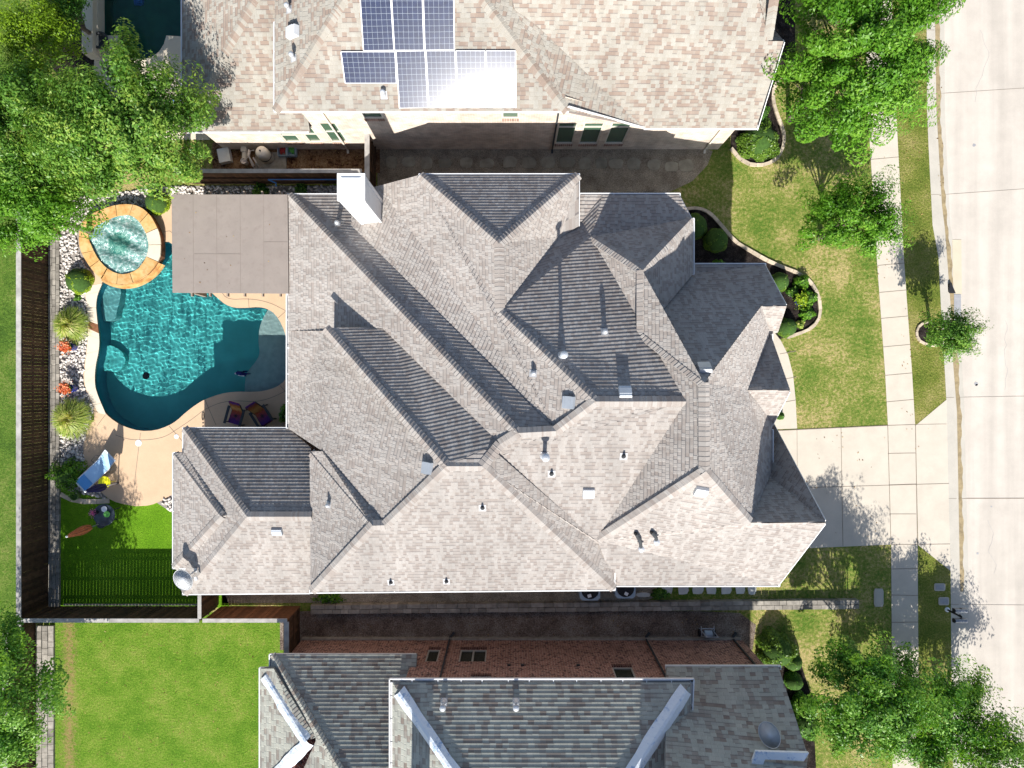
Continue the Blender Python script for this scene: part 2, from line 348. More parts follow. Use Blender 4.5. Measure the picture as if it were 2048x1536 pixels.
c = t.ramp(t.math('ADD', sp.outputs[1], t.math('MULTIPLY', t.noise(9, 3), .22)), [(.1, (.30, .02, .05)), (.25, (.05, .03, .22)), (.4, (.40, .12, .03)), (.55, (.62, .36, .12)), (.7, (.45, .10, .05)), (.9, (.09, .03, .16))])
M['towel'] = t.done(c, .9, .1)

random.seed(7)
def vecs(pts, z=0.0): return [P(u, v, z) for u, v in pts]
def smoothring(pts, it=2, closed=True):
    for _ in range(it):
        o = []
        n = len(pts)
        for i in range(n if closed else n - 1):
            a, b = pts[i], pts[(i + 1) % n]
            o += [(a[0] * .75 + b[0] * .25, a[1] * .75 + b[1] * .25), (a[0] * .25 + b[0] * .75, a[1] * .25 + b[1] * .75)]
        if not closed: o = [pts[0]] + o + [pts[-1]]
        pts = o
    return pts

# ------------------------------------------------------------------ ground, pools, paving
pool_px = smoothring([(205,565),(193,587),(190,613),(195,642),(199,675),(198,701),(192,727),(189,760),(192,783),(202,810),(212,827),(231,843),(252,854),(281,862),(311,861),(337,852),(355,841),(372,825),(393,809),(410,799),(440,788),(469,783),(513,784),(542,779),(563,769),(576,752),(578,720),(575,680),(565,650),(551,628),(536,618),(519,614),(492,616),(469,616),(451,609),(437,597),(420,582),(395,560),(370,530),(352,500),(342,484),(328,484),(322,500),(312,520),(300,540),(280,552),(258,560),(234,560),(215,556)], 1)
pool = vecs(pool_px)
pool2 = [P(205,-60), P(362,-60), P(362,73), P(333,71), P(328,88), P(318,104), P(303,115), P(285,119), P(267,115), P(253,104), P(243,88), P(236,71), P(205,71)]
kerb_px = [(1850,-400),(1853,0),(1854,220),(1857,293),(1865,450),(1877,516),(1882,619),(1890,751),(1893,809),(1896,955),(1901,1131),(1902,1262),(1903,1344),(1906,1536),(1910,2000)]
kb = vecs(kerb_px)
b = MB(); out = [Vector((kb[0].x, 70, 0)), Vector((-75, 70, 0)), Vector((-75, -70, 0)), Vector((kb[-1].x, -70, 0))] + kb[::-1]
b.poly(out, [pool, pool2], z=0); tag(b.build('lawn', M['lawn_front']), kind='structure')
b = MB(); b.poly([Vector((kb[0].x, 70, 0)), Vector((90, 70, 0)), Vector((90, -70, 0)), Vector((kb[-1].x, -70, 0))] + kb[::-1], z=-.125); tag(b.build('road', M['road']), kind='structure')
# kerb and gutter pan
b = MB(); g2 = MB()
def offs(px, d): return [(u + d, v) for u, v in px]
for i in range(len(kerb_px) - 1):
    a0, a1 = P(*kerb_px[i]), P(*kerb_px[i + 1]); o1 = Vector((.34, 0, 0))
    b.face([a0 + Vector((0, 0, .006)), a0 + o1 + Vector((0, 0, .006)), a1 + o1 + Vector((0, 0, .006)), a1 + Vector((0, 0, .006))][::-1], .5)
    o2 = Vector((.38, 0, -.115)); b.face([a0 + o1 + Vector((0, 0, .006)), a0 + o2, a1 + o2, a1 + o1 + Vector((0, 0, .006))][::-1], .5)
    o3 = Vector((.85, 0, -.119)); b.face([a0 + o2, a0 + o3, a1 + o3, a1 + o2][::-1], .6)
tag(b.build('kerb', M['kerb']), kind='structure')
b = MB()
stl = [(1870,-60),(1870,29),(1873,220),(1884,410),(1890,458),(1901,604),(1906,721),(1914,823),(1917,984),(1920,1160),(1921,1195)]
wd = [9,9,8,7,7,9,10,8,8,8,2]
fine = []
for i in range(len(stl) - 1):
    n = max(2, int((stl[i+1][1] - stl[i][1]) / 9))
    for k in range(n):
        f = k / n; fine.append((stl[i][0]*(1-f)+stl[i+1][0]*f, stl[i][1]*(1-f)+stl[i+1][1]*f, wd[i]*(1-f)+wd[i+1]*f))
for i in range(len(fine) - 1):
    (u0, v0, w0), (u1, v1, w1) = fine[i], fine[i + 1]
    j0 = math.sin(i * 1.7) * 1.1 + math.sin(i * .53) * 1.2; j1 = math.sin((i + 1) * 1.7) * 1.1 + math.sin((i + 1) * .53) * 1.2
    b.face([P(u0, v0, -.112), P(u1, v1, -.112), P(u1 + w1 + j1, v1, -.112), P(u0 + w0 + j0, v0, -.112)], .5)
tag(b.build('gutter_water', M['stain']), kind='structure')
def sheet(name, px, mat, z, holes=()):
    b = MB(); b.poly(vecs(px), [h for h in holes], z=z); return tag(b.build(name, M[mat]), kind='structure')
sheet('verge', [(1793,-200)]+[(1793,0),(1794,261),(1808,525),(1824,748),(1831,851),(1893,799),(1890,751),(1882,619),(1877,516),(1865,450),(1857,293),(1854,220),(1852,-200)], 'lawn_strip', .004)
sheet('verge', [(1836,1090),(1901,1142),(1902,1262),(1903,1344),(1906,1700),(1838,1700),(1836,1262)], 'lawn_strip', .004)
sheet('back_lawn', [(90,1225),(625,1225),(625,1800),(60,1800),(75,1400)], 'lawn_back', .004)
sheet('field_lawn', [(-500,-300),(40,-300),(40,1800),(-500,1800)], 'lawn_shade', .004)
sheet('turf', [(112,930),(360,930),(460,1215),(112,1215)], 'turf', .008)
sheet('side_soil', [(560,1222),(1400,1222),(1480,1226),(1512,1250),(1505,1300),(560,1300)], 'dirt', .008)
sheet('side_gravel', [(445,1100),(1300,1100),(1318,1190),(1290,1203),(445,1206)], 'gravel', .008)
sheet('side_gravel', [(755,270),(1385,285),(1425,303),(1415,330),(1385,362),(1340,384),(1300,395),(1200,480),(755,480)], 'gravel', .008)
sheet('side_soil', [(425,285),(760,285),(760,346),(425,346)], 'clay', .009)
sheet('planting_bed', [(1375,418),(1400,416),(1422,428),(1445,455),(1470,485),(1500,502),(1530,520),(1560,533),(1600,548),(1622,565),(1638,595),(1640,635),(1622,658),(1590,670),(1560,678),(1500,660),(1370,560)], 'mulch', .008)
sheet('planting_bed', [(1461,297),(1480,320),(1500,331),(1530,331),(1555,318),(1567,290),(1567,265),(1555,235),(1545,205),(1545,178),(1558,158),(1590,120),(1590,-100),(1470,-100)], 'mulch', .008)
sheet('planting_bed', [(1520,1270),(1560,1290),(1600,1320),(1625,1400),(1632,1536),(1640,1700),(1500,1700)], 'mulch', .008)
sheet('planting_bed', [(130,-200),(205,-200),(205,100),(240,140),(120,160),(60,60)], 'mulch', .0085)
bd = [(1863 + 1, 690),(1848,688),(1836,680),(1831,668),(1834,655),(1844,646),(1864,645)]
sheet('planting_bed', [(1875,690)] + bd + [(1875,645)], 'mulch', .010)
# rock bed base (dark soil under the stones)
rock_px = [(121,440),(150,395),(345,372),(760,372),(760,400),(590,400),(345,425),(290,440),(200,500),(172,560),(173,604),(177,660),(173,707),(168,765),(188,817),(176,858),(168,908),(175,940),(215,998),(150,985),(122,975)]
b = MB(); b.poly(vecs(rock_px), z=.010); tag(b.build('rock_bed', M['rockbase']), kind='structure')
sheet('rock_bed', [(310,1003),(352,1030),(420,1060),(420,985),(347,980)], 'rockbase', .010)
# deck
deck_px = [(172,560),(170,575),(173,604),(176,634),(177,663),(173,707),(168,750),(170,770),(176,788),(188,817),(190,838),(176,858),(170,879),(168,908),(173,937),(187,961),(205,985),(217,996),(233,1004),(249,1008),(272,1012),(295,1011),(308,1008),(325,1000),(347,987),(390,970),(600,960),(600,400),(345,400),(312,425),(290,440),(240,480),(200,500)]
b = MB(); b.slab(vecs(deck_px), 0, .05, holes=[pool]); tag(b.build('pool_deck', M['deck']), kind='structure')
sheet('pool_deck', [(190,75),(205,71),(236,71)] + [(236,71),(243,88),(253,104),(267,115),(285,119),(303,115),(318,104),(328,88),(333,71),(362,73),(380,73),(420,280),(245,280),(188,140)], 'coping', .012)
# concrete flatwork
walks = [('driveway', [(1520,862),(1775.5,851),(1782,1089),(1598,1097),(1520,1097)]),
 ('sidewalk', [(1722,-300),(1727,0),(1738,264),(1754,528),(1770,748),(1775.5,851),(1782,1089),(1783,1262),(1785,1536),(1788,1800),(1842,1800),(1838,1536),(1836,1262),(1835,1090),(1830,851),(1824,748),(1808,525),(1794,261),(1783,0),(1778,-300)]),
 ('driveway_apron', [(1831,851),(1893,799),(1896,955),(1901,1142),(1836,1090)]),
 ('front_walk', [(1500,860),(1594,857),(1591,800),(1586,750),(1576,710),(1562,682),(1548,664),(1500,664)])]
for n_, px in walks: sheet(n_, px, 'concrete', .014)
# joints
jt = MB()
def joint(a, b_, w=.022, z=.018): jt.bar(P(*a, z), P(*b_, z), w, .004, r=.5)
for v in (264,316,369,421,473,528,582,634,691,748,801): 
    joint((1738+(v-264)*.0655, v+3), (1794+(v-261)*.0616, v-2))
joint((1775.5,851),(1831,849)); joint((1776,907),(1831,906)); joint((1778,970),(1832,968)); joint((1780,1028),(1832,1028)); joint((1782,1089),(1836,1089)); joint((1783,1138),(1836,1137)); joint((1783,1190),(1836,1191)); joint((1783,1245),(1836,1244)); joint((1784,1300),(1837,1299))
joint((1775.5,851),(1782,1089),.025); joint((1831,851),(1835,1089),.03); joint((1682,854),(1686,1092)); joint((1594,857),(1596,1092),.015); joint((1620,975),(1898,967)); joint((1831,849),(1893,848),.015); joint((1836,1089),(1900,1088)); joint((1540,862),(1776,851),.03)
for v in (705,757,803): joint((1560,v+3),(1592,v-3))
for (u0,v0,u1,v1,w) in ((1880,187,2300,160,.012),(1888,389,2300,360,.012),(1893,795,2300,788,.009),(1902,997,2300,996,.028),(1903,1209,2300,1212,.009)):
    jt.bar(P(u0,v0,-.118), P(u1,v1,-.118), w, .004, r=.5); 
for v in (60,187,389,560,795,997,1209): 
    uu = np.interp(v, [p[1] for p in kerb_px], [p[0] for p in kerb_px]); jt.bar(P(uu, v, .0085), P(uu + 16, v, .0085), .015, .004, r=.5)
# deck joints
def polyj(px, w=.02, z=.0535):
    for i in range(len(px) - 1): jt.bar(P(*px[i], z), P(*px[i + 1], z), w, .004, r=.5)
polyj(smoothring([(231,870),(260,880),(300,880),(330,874),(352,860),(385,838),(410,818),(440,805),(470,801),(513,804),(545,795),(575,780)], 2, False))
polyj([(281,866),(272,940),(264,1011)]); polyj([(212,828),(194,852)]); polyj([(410,800),(432,850)]); polyj([(338,852),(366,884)]); polyj([(560,771),(572,784)])
polyj(smoothring([(330,463),(345,461),(440,580),(455,600),(500,597),(540,605),(572,622)], 2, False)); polyj([(497,597),(498,615)]); polyj([(572,622),(556,636)])
tag(jt.build('paving_joints', M['joint']), kind='structure')
# stain patches on the road
b = MB()
for (u, v, r_) in ((1952,768,5),(1953,770,3),(1955,1107,3),(1948,290,4),(1983,1013,2)):
    q = [P(u + math.cos(a) * r_ * random.uniform(.6, 1.2), v + math.sin(a) * r_ * random.uniform(.5, 1), -.119) for a in np.linspace(0, 6.28, 12)[:-1]]; b.poly(q, z=-.119)
for (u0, v0, n_, dv_) in ((1960,60,16,9),(2010,640,14,10),(1975,1040,12,9)):
    uu, vv = u0, v0
    for _ in range(n_):
        nu_, nv_ = uu + random.uniform(-5,6), vv + dv_; b.bar(P(uu,vv,-.122), P(nu_,nv_,-.122), .007, .004); uu, vv = nu_, nv_
tag(b.build('road_stains', M['lid']), kind='structure')

# ------------------------------------------------------------------ swimming pool
def water_mesh(ring, z, name, parent, amp=.15, seed=1, step=.028, mat='water'):
    xs = [p.x for p in ring]; ys = [p.y for p in ring]; x0, x1, y0, y1 = min(xs) - .1, max(xs) + .1, min(ys) - .1, max(ys) + .1
    nx, ny = int((x1 - x0) / step) + 1, int((y1 - y0) / step) + 1
    X, Y = np.meshgrid(np.linspace(x0, x1, nx), np.linspace(y0, y1, ny)); Z = np.full_like(X, z); rng = np.random.default_rng(seed)
    for i in range(44):
        a = rng.normal(1.2, .9) + (math.pi if rng.random() < .5 else 0); k = 2 * math.pi / (rng.uniform(.12, .30) if i % 4 else rng.uniform(.5, 1.1)); Z += amp / k * .055 * (1 if i % 4 else 1.6) * np.sin(k * (X * math.cos(a) + Y * math.sin(a)) + rng.uniform(0, 6.28))
    # keep cells whose centre is inside the slightly grown outline
    cx = (X[:-1, :-1] + X[1:, 1:]) / 2; cy = (Y[:-1, :-1] + Y[1:, 1:]) / 2
    ctr = np.array([np.mean(xs), np.mean(ys)]); inside = np.zeros(cx.shape, bool); n = len(ring)
    for i in range(n):
        xa, ya, xb, yb = xs[i], ys[i], xs[(i + 1) % n], ys[(i + 1) % n]
        c = ((ya > cy) != (yb > cy)) & (cx < (xb - xa) * (cy - ya) / (yb - ya + 1e-12) + xa); inside ^= c
    g_ = inside.copy()
    for dy, dx in ((1,0),(-1,0),(0,1),(0,-1)): g_ |= np.roll(np.roll(inside, dy, 0), dx, 1)
    b = MB(); J, I = np.nonzero(g_); V = np.stack([X.ravel(), Y.ravel(), Z.ravel()], 1)
    fa = np.stack([J * nx + I, J * nx + I + 1, (J + 1) * nx + I + 1, (J + 1) * nx + I], 1)
    used, inv = np.unique(fa, return_inverse=True); b.v = V[used].tolist(); b.f = [tuple(q) for q in inv.reshape(-1, 4).tolist()]
    b.r = [.5] * len(b.f); b.uv = [[(0, 0)] * 4] * len(b.f)
    o = b.build(name, M[mat], parent, smooth=True); 
    if mat == 'water': o.cycles.is_caustics_caster = True
    return o
pl = thing('swimming_pool', 'freeform turquoise swimming pool with rippled water and a curved pale shelf', 'swimming pool', P(330, 720, -1.3))
b = MB(); b.poly(pool, z=-1.25); fl = b.build('pool_floor', M['plaster'], pl); fl.cycles.is_caustics_receiver = True
b = MB(); b.wallring(pool, -.15, .05); b.build('tile_band', M['tile'], pl)
b = MB(); b.wallring(pool, -1.25, -.15); wl = b.build('pool_wall', M['plaster_d'], pl); wl.cycles.is_caustics_receiver = True
shelf = smoothring([(532,618),(519,640),(513,665),(513,690),(516,706),(508,722),(494,738),(486,752),(485,786)], 2, False)
b = MB(); sp_ = [q for q in vecs(shelf)] + vecs([(513,790),(545,786),(572,770),(590,745),(590,700),(580,650),(556,625),(540,612)])
b.slab(sp_, -1.2, -.32); o = b.build('shelf', M['plaster_l'], pl); o.cycles.is_caustics_receiver = True
for px in ([(202,560),(232,572),(228,598),(222,618),(221,636),(206,640),(188,640),(184,600)], [(192,690),(212,690),(232,705),(238,722),(222,744),(206,741),(184,741),(184,700)]):
    b = MB(); b.slab(vecs(smoothring(px, 2)), -1.2, -.62 if px[0][0] == 202 else -.85); o = b.build('bench', M['plaster_b' if px[0][0] == 202 else 'plaster'], pl); o.cycles.is_caustics_receiver = True
b = MB(); b.lathe(P(300, 752, -1.24), [(.15, 0), (.15, .03), (.02, .05)], 16); b.build('drain', M['dark'], pl)
water_mesh(pool, -.06, 'water', pl)
# coping stones along the west side
cop_out = [(170,573),(172,604),(176,634),(177,663),(173,707),(168,750),(170,772),(178,792),(196,826)]
cin = [(204,567),(191,600),(194,640),(199,675),(198,701),(191,730),(189,760),(192,783),(212,829)]
def lerp_path(path, f):
    x = f * (len(path) - 1); i = min(int(x), len(path) - 2); t_ = x - i; return (path[i][0]*(1-t_)+path[i+1][0]*t_, path[i][1]*(1-t_)+path[i+1][1]*t_)
so_, si_ = smoothring(cop_out, 2, False), smoothring(cin, 2, False)
b = MB(); b2 = MB(); N_ = 10
for k in range(N_):
    sub = 5
    for q in range(sub):
        f0, f1 = (k + (q + (.06 if q == 0 else 0)) / sub) / N_, (k + (q + 1) / sub) / N_
        a0, a1, c0, c1 = P(*lerp_path(so_, f0), .058), P(*lerp_path(so_, f1), .058), P(*lerp_path(si_, f0), .058), P(*lerp_path(si_, f1), .058)
        tgt = b2 if k == 3 and q < 3 else b
        tgt.face([a0, a1, c1, c0], k * .618 % 1)
        tgt.face([a0, c0, c0 - Vector((0,0,.06)), a0 - Vector((0,0,.06))], .5)
b.build('coping', M['coping'], pl); b2.build('coping', M['plank_r'], pl)

# spa
spx_out = smoothring([(157,475),(160,449),(176,431),(205,418),(234,409),(260,408),(280,413),(298,427),(310,446),(320,470),(322,495),(320,516),(303,541),(281,558),(258,567),(234,569),(208,562),(188,545),(172,522),(160,500)], 1)
spx_in = smoothring([(176,467),(184,455),(205,444),(226,434),(243,430),(258,429),(274,438),(287,455),(296,478),(298,500),(288,524),(272,540),(249,549),(229,546),(212,536),(196,518),(184,495),(177,478)], 1)
sp = thing('spa', 'raised round spa of orange flagstone with foaming water', 'spa', P(240, 490, 0))
b = MB(); so2 = vecs(spx_out, .48); si2 = vecs(spx_in, .48)
b.wallring([Vector((p.x * .985 + P(240,490).x * .015, p.y, 0)) for p in so2], 0, .44); b.build('wall', M['plank_r'], sp)
b = MB(); cx, cy = P(240, 490, .48).x, P(240, 490, .48).y
def radial(ring, a):
    d = Vector((math.cos(a), math.sin(a))); best = 1
    for i in range(len(ring)):
        p, q = ring[i], ring[(i + 1) % len(ring)]; px_, py_, qx, qy = p.x - cx, p.y - cy, q.x - cx, q.y - cy
        den = d.x * (qy - py_) - d.y * (qx - px_)
        if abs(den) < 1e-9: continue
        t_ = (px_ * (qy - py_) - py_ * (qx - px_)) / den; s_ = (px_ * d.y - py_ * d.x) / den
        if t_ > 0 and 0 <= s_ <= 1: best = t_
    return Vector((cx + d.x * best, cy + d.y * best, 0))
NS = 15
bl = MB()
for k in range(NS):
    sub = 5; zt = .48 + .006 * (k % 3); low = k in (10, 11, 12)
    if low: zt -= .05
    tgt = bl if k in (14, 0) else b; rr = random.random()
    for q in range(sub):
        a0 = 2 * math.pi * (k + q / sub + (.03 if q == 0 else 0)) / NS; a1 = 2 * math.pi * (k + (q + 1) / sub) / NS
        o0, o1, i0, i1 = radial(so2, a0), radial(so2, a1), radial(si2, a0), radial(si2, a1)
        up = Vector((0, 0, zt)); dn = Vector((0, 0, zt - .07))
        tgt.face([o0 + up, o1 + up, i1 + up, i0 + up], rr); tgt.face([o0 + dn, o1 + dn, o1 + up, o0 + up], rr); tgt.face([i1 + dn, i0 + dn, i0 + up, i1 + up], rr)
b.build('coping', M['flag'], sp); bl.build('coping', M['coping'], sp)
b = MB()
for k, (zz, e) in enumerate(((.30, .07), (.16, .14))):
    for q in range(22):
        a0 = R(236 + q * 4.5); a1 = R(236 + (q + 1) * 4.5); d0 = Vector((math.cos(a0), math.sin(a0), 0)); d1 = Vector((math.cos(a1), math.sin(a1), 0))
        o0, o1 = radial(so2, a0) + d0 * e, radial(so2, a1) + d1 * e; i0, i1 = o0 - d0 * .25, o1 - d1 * .25
        up = Vector((0, 0, zz)); dn = Vector((0, 0, zz - .14)); b.face([o0 + up, o1 + up, i1 + up, i0 + up], (q // 4) * .37 % 1); b.face([o0 + dn, o1 + dn, o1 + up, o0 + up], (q // 4) * .37 % 1)
b.build('spillway', M['flag'], sp)
b = MB(); b.wallring(si2, -.3, .42); b.poly(si2, z=-.3); b.build('basin', M['plaster_d'], sp)
water_mesh(si2, .38, 'water', sp, 1.2, 5, .06, 'foam')
b = MB(); b.lathe(P(235, 489, .40), [(.11, 0), (.10, .025), (.01, .03)], 12); b.build('drain', M['dark'], sp)

# neighbour pool
p2 = thing('neighbour_pool', 'shaded dark green rectangular pool with a half-round bay behind the tan-roofed house', 'swimming pool', P(285, 30, -1.2))
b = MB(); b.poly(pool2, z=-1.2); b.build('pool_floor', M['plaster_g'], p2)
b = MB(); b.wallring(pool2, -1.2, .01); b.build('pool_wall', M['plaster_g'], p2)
water_mesh(pool2, -.08, 'water', p2, .3, 9, .09)
b = MB(); b.box(P(184, 10, .35), (.46, 4.4, .7)); b.box(P(196, 10, .15), (.3, 4.2, .5)); 
tag(b.build('raised_wall', M['coping']), 'low pale stone bench wall along the west side of the dark green pool', 'wall')
b = MB(); b.lathe(P(211, 90, 0), [(.2, 0), (.24, .25), (.36, .42), (.38, .45), (.33, .46), (.2, .36), (.02, .34)], 18)
tag(b.build('fire_bowl', M['char']), 'round dark bowl standing beside the shaded green pool', 'bowl')
b = MB(); b.box(P(285, 6, -1.1), (.42, .5, .16), taper=.8); b.tube([P(285, 6, -.95), P(283, 10, -.85), P(280, 14, -.95)], .03)
b.tube([P(276, 0, -1), P(276, 14, -.95), P(290, 18, -1)], .025); tag(b.build('pool_robot', M['poolblue']), 'blue and black cleaning robot at the bottom of the dark green pool', 'pool robot')

# ------------------------------------------------------------------ roofs
ROOFTRI = []
def roof(name, parent, planes, mat, course=.145, thick=.16):
    """planes: list of rings of (u, v, z) photo pixel + height, or world Vectors; shingles laid as real courses"""
    b = MB()
    for ring in planes:
        pts = [p if isinstance(p, Vector) else P(*p) for p in ring]
        n = Vector((0, 0, 0)); c0 = sum(pts, Vector()) / len(pts)
        for i in range(len(pts)): n += (pts[i] - c0).cross(pts[(i + 1) % len(pts)] - c0)
        n.normalize()
        if n.z < 0: n = -n
        hd = Vector((0, 0, 1)).cross(n)
        hd = hd.normalized() if hd.length > .05 else Vector((1, 0, 0)); sn = max(.1, math.sqrt(1 - n.z ** 2)); dz = course * sn
        tris = [[pts[i] for i in t_] for t_ in tessellate_polygon([pts])]
        n_ring, hd_ring, dz_ring = n, hd, dz
        for tr in tris:
            ROOFTRI.append(tr)
            tn = (tr[1] - tr[0]).cross(tr[2] - tr[0])
            if tn.length < 1e-6: continue
            tn.normalize(); tn = tn if tn.z > 0 else -tn
            n, hd, dz = n_ring, hd_ring, dz_ring
            if tn.angle(n_ring) > R(7):
                n = tn; hd = Vector((0, 0, 1)).cross(n); hd = hd.normalized() if hd.length > .05 else Vector((1, 0, 0)); dz = course * max(.1, math.sqrt(1 - n.z ** 2))
            z0 = min(p.z for p in tr); z1 = max(p.z for p in tr)
            k0 = math.floor(z0 / dz + 1e-6); k1 = math.ceil(z1 / dz - 1e-6)
            for k in range(k0, max(k1, k0 + 1)):
                lo, hi = k * dz, (k + 1) * dz; q = tr[:]
                for (lim, s_) in ((lo, 1), (hi, -1)):
                    o = []
                    for i in range(len(q)):
                        a, d = q[i], q[(i + 1) % len(q)]; fa, fd = (a.z - lim) * s_, (d.z - lim) * s_
                        if fa >= 0: o.append(a)
                        if (fa > 0 > fd) or (fa < 0 < fd): o.append(a.lerp(d, fa / (fa - fd)))
                    q = o
                    if len(q) < 3: break
                if len(q) < 3: continue
                f = [(p.z - lo) / dz for p in q]; tp = [p + n * (.003 + .021 * (1 - min(1, max(0, ff)))) for p, ff in zip(q, f)]
                uv = [(p.dot(hd), (k + min(.999, max(.001, ff))) * course) for p, ff in zip(q, f)]
                if (tp[1] - tp[0]).cross(tp[2] - tp[0]).z < 0: tp, uv, q, f = tp[::-1], uv[::-1], q[::-1], f[::-1]
                b.face(tp, .5, uv)
                for i in range(len(q)):
                    j = (i + 1) % len(q)
                    if f[i] < .002 and f[j] < .002: b.face([q[i] - n * .004, q[j] - n * .004, tp[j], tp[i]], .5, [uv[i], uv[j], uv[j], uv[i]])
        # fascia + soffit
        dn = Vector((0, 0, -thick)); up_ = Vector((0, 0, -.004))
        for i in range(len(pts)): b.face([pts[i] + dn, pts[(i + 1) % len(pts)] + dn, pts[(i + 1) % len(pts)] + up_, pts[i] + up_], .5, [(0, 0)] * 4)
        for tr in tris: b.face([p + dn for p in tr][::-1], .5, [(0, 0)] * 3)
    return b.build(name, mat, parent)
def caps(parent, segs, mat, w=.17):
    b = MB(); step = .14; row = 0
    for (A, B, dl, dr) in segs:
        A = P(*A) if not isinstance(A, Vector) else A; B = P(*B) if not isinstance(B, Vector) else B
        if A.z > B.z + .05: A, B, dl, dr = B, A, dr, dl
        d = B - A; L = d.length; x = d / L; h = Vector((x.x, x.y, 0)).normalized(); y = Vector((-h.y, h.x, 0)); n = max(1, int(L / step))
        for i in range(n):
            a = A + x * (L * i / n); c = A + x * (L * (i + 1) / n + .02); l0 = .058 if abs(d.z) > .3 else .047; l1 = .034; row += 1
            def sec(p, l): return [p + y * w + Vector((0, 0, l - dl * w)), p + Vector((0, 0, l + .012)), p - y * w + Vector((0, 0, l - dr * w))]
            s0, s1 = sec(a, l0), sec(c, l1); uvc = [(0, row * .145 + .05), (.1, row * .145 + .05), (.1, row * .145 + .12), (0, row * .145 + .12)]
            b.face([s0[0], s1[0], s1[1], s0[1]][::-1], .5, uvc); b.face([s0[1], s1[1], s1[2], s0[2]][::-1], .5, uvc)
            b.face([s0[0], s0[1], s0[1] - Vector((0, 0, .03)), s0[0] - Vector((0, 0, .03))], .5, uvc); b.face([s0[1], s0[2], s0[2] - Vector((0, 0, .03)), s0[1] - Vector((0, 0, .03))], .5, uvc)
            b.face([s0[0], s1[0], s1[0] - Vector((0, 0, .03)), s0[0] - Vector((0, 0, .03))], .5, uvc); b.face([s0[2], s1[2], s1[2] - Vector((0, 0, .03)), s0[2] - Vector((0, 0, .03))], .5, uvc)
    return b.build('ridge_cap', mat, parent)
def gutter(parent, A, B, side, gap=.95, mat='white_metal'):
    """open K-style gutter from A to B (outer lip line); side = unit vector pointing to the house"""
    A = P(*A) if not isinstance(A, Vector) else A; B = P(*B) if not isinstance(B, Vector) else B
    s_ = Vector(side); b = MB(); dz = Vector((0, 0, -.02))
    b.bar(A + dz, B + dz, .022, .10); b.bar(A + dz + s_ * .006 - Vector((0, 0, .0)) + Vector((0, 0, .055)), B + dz + s_ * .006 + Vector((0, 0, .055)), .04, .012)
    b.bar(A + s_ * .07 - Vector((0, 0, .075)), B + s_ * .07 - Vector((0, 0, .075)), .14, .01)
    d = (B - A).normalized(); L = (B - A).length; n = max(1, int(L / gap))
    for e in (A, B): b.bar(e + dz, e + dz + s_ * .13, .012, .10)
    o = b.build('gutter', M[mat], parent)
    for i in range(n + 1):
        h = MB(); p = A + d * (L * (i + random.uniform(-.08, .08)) / n if 0 < i < n else L * i / n); h.bar(p + Vector((0, 0, .035)), p + s_ * .15 + Vector((0, 0, .035)), .028, .01); h.build('hanger', M['white_metal'], o)
    l = MB(); l.bar(A + s_ * .13 - Vector((0, 0, .02)), B + s_ * .13 - Vector((0, 0, .02)), .008, .09); l.build('drip_edge', M['gutter_in'], o)
    return o

